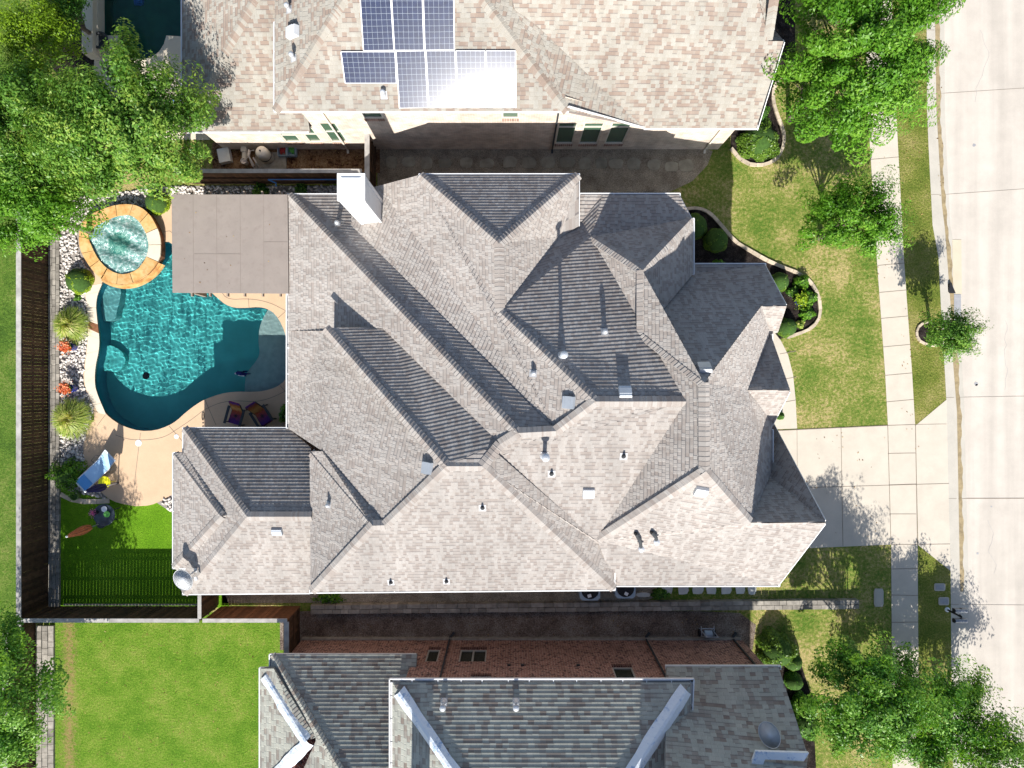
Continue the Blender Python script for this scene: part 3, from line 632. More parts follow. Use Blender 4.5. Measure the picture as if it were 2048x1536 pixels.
mh = thing('main_house', 'large grey-shingled hip-roofed house in the centre, beside the turquoise pool', 'house', (0, 0, 0))
V1 = [
 [(577,390,2.9),(577,662,2.9),(651,662,4.12),(765,656,5.57),(1000,887,8.3),(1035,866,8.66)],
 [(577,657,2.83),(577,857,2.9),(645,902,4.9),(770,1050,7.03),(893,932,8.48),(651,659,4.03)],
 [(577,390,2.9),(1035,866,8.66),(1112,862,8.55),(703,452,3.72),(703,390,2.9)],
 [(703,388,3.2),(703,452,3.72),(1112,862,8.5),(1190,803,9.19),(1000,625,7.16),(998,487,7.16),(840,350,5.2),(757,372,3.9)],
 [(840,350,5.2),(998,487,7.16),(1157,350,5.2)],
 [(1157,350,5.2),(998,487,7.16),(1000,625,7.16),(1122,473,5.15),(1158,452,5.15)],
 [(1000,625,7.16),(1190,803,9.19),(1372,803,9.19),(1182,474,5.55),(1122,472,5.15)],
 [(1182,474,5.55),(1372,803,9.19),(1195,1080,6.15),(1411,943,9.8),(1408,765,9.8),(1285,668,7.9),(1285,540,7.9)],
 [(1205,390,4.8),(1182,474,5.55),(1285,540,7.9),(1383,437,5.2),(1358,390,4.8)],
 [(1157,390,4.8),(1157,452,4.98),(1122,472,5.12),(1182,474,5.55),(1205,390,4.8)],
 [(1285,540,7.9),(1285,668,7.9),(1385,548,5.2),(1385,437,5.2)],
 [(1384,530,4.8),(1384,548,4.9),(1288,668,7.85),(1408,765,9.8),(1522,612,6.7),(1573,612,6.8),(1530,530,4.8)],
 [(1522,612,6.7),(1573,612,6.8),(1556,664,5.5),(1541,668,5.3)],
 [(1408,765,9.8),(1411,943,9.8),(1500,1045,8.1),(1542,945,5.3),(1542,858,5.25),(1495,780,7.0),(1541,662,5.3),(1522,612,6.7)],
 [(1495,780,7.05),(1580,780,7.15),(1541,668,5.2)],
 [(1495,780,7.05),(1542,862,5.2),(1546,846,5.1),(1580,780,7.15)],
 [(1500,1045,8.1),(1652,1045,8.3),(1545,845,4.1),(1520,850,4.0),(1530,945,5.1)],
 [(1228,1170,4.95),(1195,1080,6.15),(1411,943,9.8),(1500,1045,8.1),(1652,1045,8.3),(1557,1170,4.95)],
 [(1112,862,8.55),(1035,866,8.66),(1000,888,8.35),(975,918,8.0),(1195,1082,6.1),(1372,803,9.19),(1190,803,9.19)],
 [(965,932,8.5),(1000,888,8.35),(975,918,8.1),(1195,1080,6.1),(1228,1108,5.6),(1228,1177,5.2)][:1] + [(992,905,8.25),(1195,1082,6.05),(1228,1108,5.45),(1228,1177,5.2)],
 [(651,656,5.35),(765,656,5.4),(1000,887,8.3),(965,932,8.5),(893,932,8.5)],
 [(965,932,8.5),(1000,887,8.33),(1003,895,8.25)],
 [(625,1183,5.2),(745,1051,7.05),(770,1050,7.05),(893,932,8.5),(965,932,8.5),(1228,1178,5.2)],
 [(620,903,4.35),(745,1051,7.05),(622,1183,5.2)],
 [(620,903,4.35),(645,902,4.95),(770,1049,7.05),(745,1051,7.05)],
 [(368,857,2.84),(495,1033,4.94),(622,1033,4.94),(622,896,3.33),(577,857,2.84)],
 [(348,907,2.84),(442,1032,4.49),(348,1135,2.84)],
 [(350,907,2.84),(368,905,3.0),(454,1030,4.45),(442,1032,4.49)],
 [(368,857,2.84),(368,905,3.0),(454,1030,4.42),(372,1133,3.0),(368,1187,2.84),(495,1033,4.94)],
 [(348,1135,2.84),(442,1032,4.49),(454,1030,4.45),(374,1135,2.95)],
 [(368,1187,2.84),(495,1033,4.94),(622,1033,4.94),(622,1186,2.84)],
]
mroof = roof('roof', mh, V1, M['sh_main'])
hp = .47
caps(mroof, [((577,390,2.9),(1035,866,8.66),hp,hp),((1035,866,8.66),(1112,862,8.6),.6,.6),((840,350,5.2),(998,487,7.16),hp,hp),((1157,350,5.2),(998,487,7.16),hp,hp),
 ((998,487,7.16),(1000,625,7.16),.65,.65),((1000,625,7.16),(1190,803,9.19),hp,hp),((1190,803,9.19),(1372,803,9.19),.65,.65),((1112,862,8.6),(1190,803,9.19),hp,hp),
 ((1285,540,7.9),(1285,668,7.9),1.0,1.0),((1285,668,7.9),(1408,765,9.8),.7,.7),((1182,474,5.55),(1285,540,7.9),.7,.7),((1410,765,9.8),(1411,943,9.8),1,1),((1411,943,9.8),(1500,1045,8.1),.7,.7),
 ((1411,943,9.8),(1195,1080,6.15),.6,.6),((651,656,5.35),(893,932,8.5),hp,hp),((893,932,8.5),(965,932,8.5),.65,.65),((965,932,8.5),(1000,888,8.38),.3,.3),((1000,888,8.38),(1035,866,8.66),.3,.3),
 ((965,932,8.5),(1228,1178,5.2),hp,hp),((893,932,8.5),(770,1050,7.05),hp,hp),((770,1050,7.05),(745,1051,7.05),.6,.6),((745,1051,7.05),(622,905,4.4),hp,hp),((745,1051,7.05),(623,1183,5.2),hp,hp),
 ((368,857,2.84),(495,1033,4.94),hp,hp),((368,1187,2.84),(495,1033,4.94),hp,hp),((495,1033,4.94),(622,1033,4.94),.6,.6),((350,909,2.84),(442,1032,4.49),hp,hp),((348,1135,2.84),(442,1032,4.49),hp,hp),
 ((1383,437,5.2),(1285,540,7.9),.7,.7)], M['sh_main'])
# raised dormer wall below the north-facing dormer roof
b = MB()
def wallpoly(pts): b.face(pts, .5, [(0, 0), (1, 0), (1, 1), (0, 1)][:len(pts)])
A_, B_, C_ = P(655,660,5.2), P(765,660,5.2), P(890,931,8.3)
for p, q, zl, zh in ((A_, B_, 3.6, 5.2), (A_, C_, 3.6, 5.2)):
    b.face([Vector((p.x, p.y, 3.6)), Vector((q.x, q.y, 3.6)), q, p], .5)
b.build('dormer_wall', M['white_box'], mh)
# body
b = MB()
def prism(x0, x1, y0, y1, z1, z0=0): b.box(((x0+x1)/2, (y0+y1)/2, (z0+z1)/2), (x1-x0, y1-y0, z1-z0))
prism(-12.5,-6.9,-7.8,-2.2,2.66); prism(-13.0,-12.4,-6.9,-3.2,2.64); prism(-8.4,-6.0,-2.1,7.0,2.66); prism(-4.9,3.3,-6.95,3.9,4.85); prism(-6.9,-4.9,-6.95,-4.9,4.82); prism(-2.9,2.1,3.9,7.1,4.92); prism(3.3,9.0,-6.9,-4.2,4.7); prism(3.3,8.8,-4.2,1.4,4.3); prism(3.31,5.95,1.4,6.3,4.5); prism(5.95,8.9,1.4,3.95,4.4); prism(9.0,9.9,-6.7,-2.2,3.9)
b.build('wall', M['brick_m'], mh)
for (A, B, s_) in (((575,388,2.86),(690,388,2.86),(0,-1,0)), ((573,588,2.86),(573,856,2.86),(1,0,0)), ((838,348,5.16),(1159,348,5.16),(0,-1,0)), ((1160,387,4.76),(1360,387,4.76),(0,-1,0)),
    ((1388,437,5.15),(1388,549,5.15),(-1,0,0)), ((1388,527,4.76),(1531,527,4.76),(0,-1,0)), ((1545,663,5.15),(1545,698,5.15),(-1,0,0)), ((1546,859,5.15),(1546,946,5.15),(-1,0,0)),
    ((366,855,2.8),(577,855,2.8),(0,-1,0)), ((366,855,2.8),(366,908,2.8),(1,0,0)), ((346,905,2.8),(346,1137,2.8),(1,0,0)), ((346,905,2.8),(368,905,2.8),(0,-1,0)), ((346,1137,2.8),(372,1137,2.8),(0,1,0)),
    ((366,1189,2.8),(620,1187,2.8),(0,1,0)), ((366,1137,2.8),(366,1189,2.8),(1,0,0)), ((620,1186,5.14),(1230,1180.5,5.14),(0,1,0)), ((1228,1172.5,4.9),(1559,1172.5,4.9),(0,1,0))):
    gutter(mh, A, B, s_)
# white rake boards
for A, B in (((1557,1171,4.95),(1653,1045,8.3)),((1546,845,4.1),(1653,1045,8.3)),((1581,780,7.15),(1546,848,5.1)),((1574,612,6.8),(1530,530,4.8)),((1230,1178,5.2),(1230,1108,5.45)),((1384,437,5.2),(1359,390,4.8)),((1159,350,5.2),(1159,452,5.15))):
    b = MB(); b.bar(P(*A) - Vector((0, 0, .1)), P(*B) - Vector((0, 0, .1)), .025, .17); b.build('rake_board', M['white_metal'], mh)
# chimney
ch = MB(); tz = 7.55
ct = [P(676,345,tz), P(729,350,tz), P(728,401,tz), P(675,399,tz)]; ccx = sum((p.x for p in ct)) / 4; ccy = sum((p.y for p in ct)) / 4
wX, wY = .82, .84
ch.box((ccx, ccy, 5.2), (wX * .95, wY * .95, 4.6)); o = ch.build('chimney', M['white_box'], mroof)
cc = MB(); cc.box((ccx, ccy, tz - .06), (wX + .10, wY + .06, .12)); cc.box((ccx, ccy, tz + .03), (wX - .1, wY - .12, .06), taper=.8); cc.box((ccx, ccy, tz - .24), (wX + .02, wY + .02, .12)); cc.build('cap', M['white_metal'], o)
cc = MB()
for sx in (-1, 1): cc.box((ccx + sx * wX * .455, ccy - wY * .455, 5.2), (.11, .11, 4.5)); cc.box((ccx + sx * wX * .455, ccy + wY * .455, 5.2), (.11, .11, 4.5))
cc.build('corner_trim', M['white_metal'], o)

# ---- north house
def W(x, y, z): return Vector((x, y, z))
nh = thing('north_house', 'tan-shingled house with solar panels and cream brick wall, along the top edge', 'house', (0, 14, 0))
Ye, Yw = 9.76, 10.2
nr = roof('roof', nh, [
 [W(-8.48,Ye,5.5), W(1.98,Ye,5.5), W(-3.25,14.97,9.05)],
 [W(-8.48,Ye,5.5), W(-3.25,14.97,9.05), W(-3.25,24,9.05), W(-8.48,24,5.5)],
 [W(1.98,Ye,5.5), W(-3.25,14.97,9.05), W(-3.25,24,9.05), W(2,24,5.6), P(1030,20,6.9), P(1073,50,6.5), W(5.03,9.87,3.72)],
 [P(1288,256,3.7), P(1512,256,3.7), P(1567,82,6.35), P(1537,81,6.35), P(1518,0,7.3), W(8.3,15.3,10.2), W(-1.0,15.3,10.2), P(1030,20,6.95), P(1073,50,6.55)],
 [P(1537,81,6.3), P(1518,0,7.25), W(8.3,15.3,10.2), W(8.3,24,10.2), W(9.6,24,5.2), P(1546,0,5.2), P(1545,70,5.2)],
 [W(-1.0,15.3,10.2), W(8.3,15.3,10.2), W(8.3,24,10.2), W(-1.0,24,10.2)],
 [P(1537,81,6.3), P(1567,82,6.35), P(1545,55,5.0), P(1535,60,5.0)],
 [W(-12.96,9.95,2.96), W(-7.95,9.95,2.96), W(-7.95,14.5,6.0), W(-8.5,14.5,6.0)],
 [W(-12.96,9.95,2.96), W(-8.5,14.5,5.99), W(-8.5,24,5.99), W(-12.96,24,2.96)],
], M['sh_north'])
caps(nr, [(W(-8.48,Ye,5.5),W(-3.25,14.97,9.05),hp,hp),(W(1.98,Ye,5.5),W(-3.25,14.97,9.05),hp,hp),(W(-12.96,9.95,2.96),W(-8.5,14.5,5.99),hp,hp),(P(1537,81,6.35),W(8.3,15.3,10.2),.7,.7)], M['sh_north'])
for (A, B, s_) in ((P(548,224,5.45),P(1137,224,5.45),(0,1,0)), (P(548,45,5.45),P(548,224,5.45),(1,0,0)), (P(363,-40,2.92),P(363,264,2.92),(1,0,0)), (P(363,265,2.92),P(617,265,2.92),(0,1,0)), (P(1288,258,3.66),P(1514,258,3.66),(0,1,0)), (P(1548,-40,5.15),P(1548,72,5.15),(-1,0,0))):
    gutter(nh, A, B, s_)
b = MB(); b.bar(P(1136,213,5.6), P(1289,256,3.65), .03, .12); b.build('rake_board', M['white_metal'], nh); b = MB(); b.bar(P(1514,258,3.6), P(1568,82,6.3), .025, .2); b.build('rake_board', M['white_metal'], nh)

def wall_with_windows(parent, A, B, z1, wins, mat, inward, fr, gl, sold, toothed=True):
    """A->B along x (y constant); wins: list of (x0, x1, z0, z1, mullions)"""
    y = A[1]; b = MB(); xs = sorted({A[0], B[0], *[w[i] for w in wins for i in (0, 1)]}); zs = sorted({-.02, z1, *[w[i] for w in wins for i in (2, 3)]})
    for i in range(len(xs) - 1):
        for j in range(len(zs) - 1):
            mx_, mz_ = (xs[i] + xs[i+1]) / 2, (zs[j] + zs[j+1]) / 2
            if any(w[0] < mx_ < w[1] and w[2] < mz_ < w[3] for w in wins): continue
            q = [(xs[i], y, zs[j]), (xs[i+1], y, zs[j]), (xs[i+1], y, zs[j+1]), (xs[i], y, zs[j+1])]; b.face(q, .5, [(p[0], p[2]) for p in q])
    for w in wins:
        r_ = .1 * inward
        for q in ([(w[0],y,w[2]),(w[1],y,w[2]),(w[1],y+r_,w[2]),(w[0],y+r_,w[2])], [(w[0],y,w[3]),(w[1],y,w[3]),(w[1],y+r_,w[3]),(w[0],y+r_,w[3])], [(w[0],y,w[2]),(w[0],y,w[3]),(w[0],y+r_,w[3]),(w[0],y+r_,w[2])], [(w[1],y,w[2]),(w[1],y,w[3]),(w[1],y+r_,w[3]),(w[1],y+r_,w[2])]):
            b.face(q, .5, [(p[0] + p[1], p[2]) for p in q])
    wo = b.build('wall', mat, parent)
    for w in wins:
        f = MB(); yy = y + .05 * inward; t_ = .055
        f.box(((w[0]+w[1])/2, yy, w[2]+t_/2), (w[1]-w[0], .06, t_)); f.box(((w[0]+w[1])/2, yy, w[3]-t_/2), (w[1]-w[0], .06, t_))
        f.box((w[0]+t_/2, yy, (w[2]+w[3])/2), (t_, .06, w[3]-w[2]-2*t_)); f.box((w[1]-t_/2, yy, (w[2]+w[3])/2), (t_, .06, w[3]-w[2]-2*t_))
        for m_ in w[4]:
            if m_[0] == 'h': f.box(((w[0]+w[1])/2, yy, m_[1]), (w[1]-w[0]-2*t_, .05, .05))
            else: f.box((m_[1], yy, (w[2]+w[3])/2), (.07, .05, w[3]-w[2]-2*t_))
        fo = f.build('window', fr, parent)
        g_ = MB(); g_.box(((w[0]+w[1])/2, y + .075 * inward, (w[2]+w[3])/2), (w[1]-w[0]-.06, .02, w[3]-w[2]-.06)); g_.build('pane', gl, fo)
        s_ = MB(); n = int((w[1]-w[0]) / .085)
        for k in range(n): s_.box((w[0] + (k + .5) * (w[1]-w[0]) / n, y - .012 * inward, w[2] - .11), ((w[1]-w[0]) / n - .018, .045, .2))
        s_.build('sill', sold, fo)
    return wo
def nwx(u, v, Y=Yw): k = (768 - v); return (u - 1024) * Y / k
def nwz(v, Y=Yw): return H - Y * F / (768 - v)
wins = []
for (u0, u1, v0, v1) in ((551,590,266,285),(598,632,264,285),(641,681,259,285)): wins.append((nwx(u0+4,v0), nwx(u1-2,v0), nwz(v1), nwz(v0-12), [('h', nwz(v0 + 6))]))
wins.append((nwx(727,236), nwx(768,236), nwz(243), nwz(222), [])); wins.append((nwx(1004,244), nwx(1038,244), nwz(250), nwz(224), []))
for u0, u1 in ((1114,1152),(1164,1204),(1218,1258)): wins.append((nwx(u0,262), nwx(u1,262), nwz(288), nwz(247), [('h', nwz(256))]))
wall_with_windows(nh, (-12.5, Yw), (-7.9, Yw), 2.8, [w for w in wins if w[1] < -7.9], M['brick_n'], 1, M['frame'], M['glass'], M['soldier'])
wall_with_windows(nh, (-7.9, Yw), (8.95, Yw), 3.55, [w for w in wins if w[3] < 3.55 and w[1] > -7.9], M['brick_n'], 1, M['frame'], M['glass'], M['soldier'])
hi = [(w[0], w[1], max(w[2], 3.6), w[3], w[4]) for w in wins if w[3] >= 3.55]
b = MB(); 
xs = sorted({-7.9, 1.9, *[h_[i] for h_ in hi for i in (0, 1)]}); zs = sorted({3.55, 5.34, *[h_[i] for h_ in hi for i in (2, 3)]})
for i in range(len(xs)-1):
    for j in range(len(zs)-1):
        mx_, mz_ = (xs[i]+xs[i+1])/2, (zs[j]+zs[j+1])/2
        if any(h_[0] < mx_ < h_[1] and h_[2] < mz_ < h_[3] for h_ in hi): continue
        q = [(xs[i],Yw,zs[j]),(xs[i+1],Yw,zs[j]),(xs[i+1],Yw,zs[j+1]),(xs[i],Yw,zs[j+1])]; b.face(q, .5, [(p[0],p[2]) for p in q])
q = [(1.9,Yw,3.55),(5.1,Yw,3.55),(1.9,Yw,5.7)]; b.face(q, .5, [(p[0],p[2]) for p in q]); b.build('wall', M['brick_n'], nh)
for h_ in hi:
    f = MB(); f.box(((h_[0]+h_[1])/2, Yw+.03, h_[2]+.03), (h_[1]-h_[0], .05, .06)); f.box((h_[0]+.03, Yw+.03, (h_[2]+h_[3])/2), (.06, .05, h_[3]-h_[2]-.13)); f.box((h_[1]-.03, Yw+.03, (h_[2]+h_[3])/2), (.06, .05, h_[3]-h_[2]-.13)); fo = f.build('window', M['frame'], nh)
    g_ = MB(); g_.box(((h_[0]+h_[1])/2, Yw+.08, (h_[2]+h_[3])/2), (h_[1]-h_[0], .02, h_[3]-h_[2])); g_.build('pane', M['glass'], fo)
    s_ = MB(); n = int((h_[1]-h_[0])/.085)
    for k in range(n): s_.box((h_[0]+(k+.5)*(h_[1]-h_[0])/n, Yw-.012, h_[2]-.11), ((h_[1]-h_[0])/n-.018, .045, .2))
    s_.build('sill', M['soldier'], fo)
b = MB(); 
def prism(x0, x1, y0, y1, z1, z0=0): b.box(((x0+x1)/2, (y0+y1)/2, (z0+z1)/2), (x1-x0, y1-y0, z1-z0))
prism(-12.5,8.95,10.5,24,2.7); prism(-8,1.9,10.52,24,5.2); prism(1.91,8.93,12.2,24,5.0); b.build('body', M['brick_n'], nh)
def downspout(parent, x, y, z0, z1, dirv, mat):
    b = MB(); b.box((x, y, (z0+z1)/2), (.065, .055, z1-z0)); b.bar((x, y, z0+.04), (x + dirv[0]*.3, y + dirv[1]*.3, z0-.0+.02), .09, .07)
    b.build('downspout', mat, parent)
for u, v, zt in ((1104,301,5.3),(697,293,5.3),(1408,302,3.6)): downspout(nh, P(u,v).x if v > 299 else nwx(u,299), Yw-.05, .06, zt, (.0,-.5), M['frame'] if u != 1104 else M['char'])
# ---- south house
sh = thing('south_house', 'olive-shingled house with red-brown brick wall and white covered hips, along the bottom edge', 'house', (0, -14, 0))
Ys = -11.07
def swx(u, v): return (u - 1024) * Ys / (768 - v)
def swz(v): return H - Ys * F / (768 - v)
apexS = Ys
E0 = 5.5; Yg = -10.68
sx0, sx1 = -4.27, 6.4; hw = (sx1 - sx0) / 2
sr = roof('roof', sh, [
 [W(sx0,Yg,E0), W(sx1,Yg,E0), W(sx1-5.34,Yg-5.34,E0+3.55), W(sx0+5.3,Yg-5.34,E0+3.55)],
 [W(sx0,Yg,E0), W(sx0+5.3,Yg-5.34,E0+3.55), W(sx0+5.3,Yg-11,E0+3.55), W(sx0,Yg-11,E0)],
 [W(sx1,Yg,E0), W(sx1-5.34,Yg-5.34,E0+3.55), W(sx1-5.34,Yg-11,E0+3.55), W(sx1,Yg-11,E0)],
 [W(5.85,-10.7,4.0), W(10.08,-10.7,4.0), P(1616,1512,6.6), P(1600,1650,8.9), P(1330,1650,8.9)],
 [W(-9.45,-10.68,2.85), W(-3.75,-10.68,2.85), W(-3.75,-16.4,6.74), W(-3.9,-16.4,6.74)],
 [W(-9.45,-10.68,2.86), P(541,1340,2.86), P(632,1475,4.3), P(632,1482,4.3), W(-9.45,-18,2.84), W(-3.9,-18,6.74), W(-3.9,-16.4,6.74)],
 [P(521,1337,2.84), P(548,1337,3.2), P(632,1475,4.3), P(612,1482,4.25)],
 [P(521,1337,2.84), P(612,1482,4.25), P(521,1570,2.84)],
], M['sh_south'])
caps(sr, [(W(-9.45,-10.68,2.86),W(-3.9,-16.4,6.74),hp,hp)], M['sh_south'], .13)
def felt(A, B, w, d, up=.06):
    b = MB(); A = P(*A) if not isinstance(A, Vector) else A; B = P(*B) if not isinstance(B, Vector) else B
    x = (B - A); L = x.length; x /= L; h = Vector((x.x, x.y, 0)).normalized(); y = Vector((-h.y, h.x, 0)); n = 14
    for i in range(n):
        def sec(t_):
            p = A + x * L * t_; k = w * (1 + .10 * math.sin(t_ * 9 + A.x) + .05 * math.sin(t_ * 31)); return [p + y * k + Vector((0,0,up - d*k + .02*math.sin(t_*21))), p + y*.05 + Vector((0,0,up+.02)), p - y*.05 + Vector((0,0,up+.02)), p - y * k + Vector((0,0,up - d*k + .02*math.sin(t_*17)))]
        a, c = sec(i / n), sec((i + 1) / n)
        for j in range(3): b.face([a[j], a[j+1], c[j+1], c[j]], .5)
    return b.build('ridge_underlayment', M['felt'], sr, smooth=True)
felt(W(sx0+.25,Yg-.25,E0+.17), W(sx0+5.3,Yg-5.34,E0+3.55), .24, .47); felt(W(sx1-.2,Yg-.2,E0+.13), W(sx1-5.34,Yg-5.34,E0+3.55), .27, .47)
felt((530,1350,3.0),(612,1482,4.3),.27,.4); felt((618,1484,4.32),(530,1570,3.0),.24,.4)
for (A, B, s_) in ((W(sx0-.12,Yg+.12,E0-.05),W(sx1+.12,Yg+.12,E0-.05),(0,-1,0)), (W(sx0-.12,Yg+.12,E0-.05),W(sx0-.12,-17,E0-.05),(1,0,0)), (W(sx1+.12,Yg+.12,E0-.05),P(1384,1453,E0-.05),(-1,0,0)), (P(1331,1331,3.96),P(1561,1331,3.96),(0,-1,0)), (P(539,1308,2.8),P(832,1308,2.8),(0,-1,0)), (P(539,1308,2.8),P(539,1336,2.8),(1,0,0)), (P(519,1335,2.8),P(519,1600,2.8),(1,0,0)), (P(519,1335,2.8),P(540,1335,2.8),(0,-1,0))):
    gutter(sh, A, B, s_, .8)
swins = []
for (u0,u1,v0,v1,mu) in ((853,878,1299,1323,0),(919,973,1299,1323,1),(940,982,1353,1372,0),(1230,1272,1334,1372,0)):
    za, zb = swz(v0), swz(v1); um = ((u0+u1)/2 + 0) ; xm = swx(um, (v0+v1)/2); wd_ = (u1-u0) * Ys / (768 - (v0+v1)/2) / 2
    swins.append((xm-wd_, xm+wd_, za, zb, [('v', xm)] if mu else []))
low = [w for w in swins if w[3] < 2.75]
# wall in three stretches
wall_with_windows(sh, (-9.1,Ys), (-4.0,Ys), 2.75, [w for w in swins if w[1] < -4.0], M['brick_s'], -1, M['frame_g'], M['glass_d'], M['soldier_d'])
wall_with_windows(sh, (-4.0,Ys), (6.02,Ys), 5.35, [w for w in swins if w[0] > -4.0], M['brick_s'], -1, M['frame_g'], M['glass_d'], M['soldier_d'])
wall_with_windows(sh, (6.02,Ys), (9.95,Ys), 3.88, [], M['brick_s'], -1, M['frame_g'], M['glass_d'], M['soldier_d'])
b = MB(); prism(-9.1,9.9,-24,-11.4,2.6); prism(-3.9,6.0,-24,-11.41,5.2); prism(5.9,9.9,-24,-12.0,3.8); b.build('body', M['brick_s'], sh)
b = MB(); b.box((.4,-11.02,.12), (19,.08,.24)); b.build('foundation', M['stone'], sh)
for u0, zt in ((900,5.3),(1290,5.3),(1463,3.8)): downspout(sh, P(u0,1275).x, Ys+.06, .06, zt, (.6,.8), M['char'])
b = MB()
for x_ in (swx(1018,1331), swx(1045,1331), swx(1158,1338)): b.box((x_, Ys+.02, swz(1331)), (.13,.05,.13))
b.build('wall_vent', M['char'], sh)
# white-trimmed dormer at the lower right
b = MB(); dz_ = 7.0
pts = [P(1512,1503,dz_), P(1618,1506,dz_), P(1608,1522,dz_), P(1530,1519,dz_), P(1515,1560,dz_), P(1492,1560,dz_)]
b.slab(pts, dz_-.12, dz_); b.build('dormer_trim', M['felt'], sh)
b = MB(); b.slab([P(1528,1516,dz_-.3), P(1600,1520,dz_-.3), P(1604,1600,dz_-.3), P(1512,1600,dz_-.3)], dz_-1.6, dz_-.25); b.build('dormer_wall', M['white_box'], sh)
b = MB(); b.box((-3.22,-15.6,8.0), (.68,.7,5.4)); b.box((-3.22,-15.6,10.75), (.74,.8,.12)); b.build('chimney', M['brick_s'], sh)
b = MB(); b.box((7.4,-17.6,5.8), (5.6,5.4,5.4)); b.build('upper_wall', M['brick_s'], sh)
roof('upper_roof', sh, [[W(4.7,-14.6,8.75),W(10.4,-14.6,8.75),W(8.6,-17,10.2),W(6.0,-17,10.2)],[W(4.7,-14.6,8.75),W(6.0,-17,10.2),W(6.0,-20,10.2),W(3.2,-20,8.75),W(3.4,-16,8.75)],[W(10.4,-14.6,8.75),W(8.6,-17,10.2),W(8.6,-20,10.2),W(10.4,-20,8.75)],[W(6.0,-17,10.2),W(8.6,-17,10.2),W(8.6,-20,10.2),W(6.0,-20,10.2)]], M['sh_south'])

# ------------------------------------------------------------------ roof fittings, found by casting a ray at the roofs
allp = []; allt = []
for tr in ROOFTRI: n = len(allp); allp += tr; allt.append((n, n+1, n+2))
bvh = BVHTree.FromPolygons(allp, allt)
def hit(u, v):
    d = Vector(((u-1024)/F, (768-v)/F, -1)).normalized(); p, n, i, _ = bvh.ray_cast(CAM, d)
    if p is None: return P(u, v, 3), Vector((0,0,1))
    if n.z < 0: n = -n
    return p, n
def align(p, n):      # frame on the slope: x horizontal, y upslope, z normal
    x = Vector((0,0,1)).cross(n); x = x.normalized() if x.length > .05 else Vector((1,0,0)); y = n.cross(x)
    m = Matrix((x, y, n)).transposed().to_4x4(); m.translation = p; return m
def pipe_vent(parent, u, v, h, r_=.05, cap=True):
    p, n = hit(u, v); p = p - Vector((0,0,0)); b = MB(); b.box(None, (.24,.28,.012), M=align(p + n*.024, n)); o = b.build('vent_flashing', M['flash'], parent)
    b = MB(); b.lathe(p, [(r_*2.6, -.02), (r_*1.25, .16), (r_*1.2, .18)], 12); b.lathe(p, [(r_, .05), (r_, h)], 12)
    if cap: b.lathe(p + Vector((0,0,h)), [(r_*1.0,-.1),(r_*1.9, -.09), (r_*2.0, .02), (r_*1.2, .06), (r_*.3, .08)], 14)
    b.build('vent_pipe', M['galv'] if cap else M['char'], o)
for (u, v, h, r_, c_) in ((1124,712,1.0,.06,1),(1209,664,.24,.045,1),(1067,747,.22,.04,1),(1089,910,.85,.065,1),(1247,912,.28,.035,0),(1103,947,.26,.035,0),(965,1015,.26,.035,0),(893,1162,.24,.035,0),(782,1164,.24,.035,0),(658,1009,.22,.04,1),(676,447,.2,.045,1)):
    pipe_vent(mroof, u, v, h, r_, c_)
for (u, v, du, dv) in ((1270,1066,8,26),(1302,1064,6,14)):
    b = MB(); p, n = hit(u, v); q, _ = hit(u+du, v+dv); pts = [p + Vector((0,0,.05)), p + Vector((0,0,.28)), (p+q)/2 + Vector((.05,0,.36)), q + Vector((0,0,.4))]
    b.tube(pts, .06, 10); b.lathe(q + Vector((0,0,.36)), [(.06,0),(.1,.02),(.1,.1),(.03,.13)], 12); b.build('vent_pipe', M['char'], mroof)
    b = MB(); b.lathe(q + Vector((0,0,.38)), [(.06,0),(.105,.03),(.105,.11),(.03,.14)], 12); b.build('vent_cap', M['galv'], mroof)
def box_vent(parent, u, v, w=.42, l=.42, mat='grey_box', h=.11):
    p, n = hit(u, v); m = align(p + n*(h/2+.02), n); b = MB(); b.box(None, (w, l, h), M=m, taper=.92); m2 = align(p + n*(h+.025), n); b.box(None, (w*.96, l*.5, .012), M=m2); b.build('roof_vent', M[mat], parent)
for (u, v, mtl, l) in ((1139,805,'grey_box',.42),(1250,786,'galv_w',.4),(857,936,'grey_box',.42),(1177,984,'galv_w',.36),(1402,980,'galv_w',.4),(555,1061,'grey_box',.3),(1408,738,'galv',.42)): box_vent(mroof, u, v, .4, l, mtl)
for (u, v, h) in ((579,20,.35),(588,117,.35),(768,190,.3)): pipe_vent(nr, u, v, h, .045, 1)
box_vent(nr, 590, 66, .38, .5, 'galv_w', .2)
for (u, v, h) in ((888,1404,.5),(1032,1404,.5)): pipe_vent(sr, u, v, h, .055, 1)

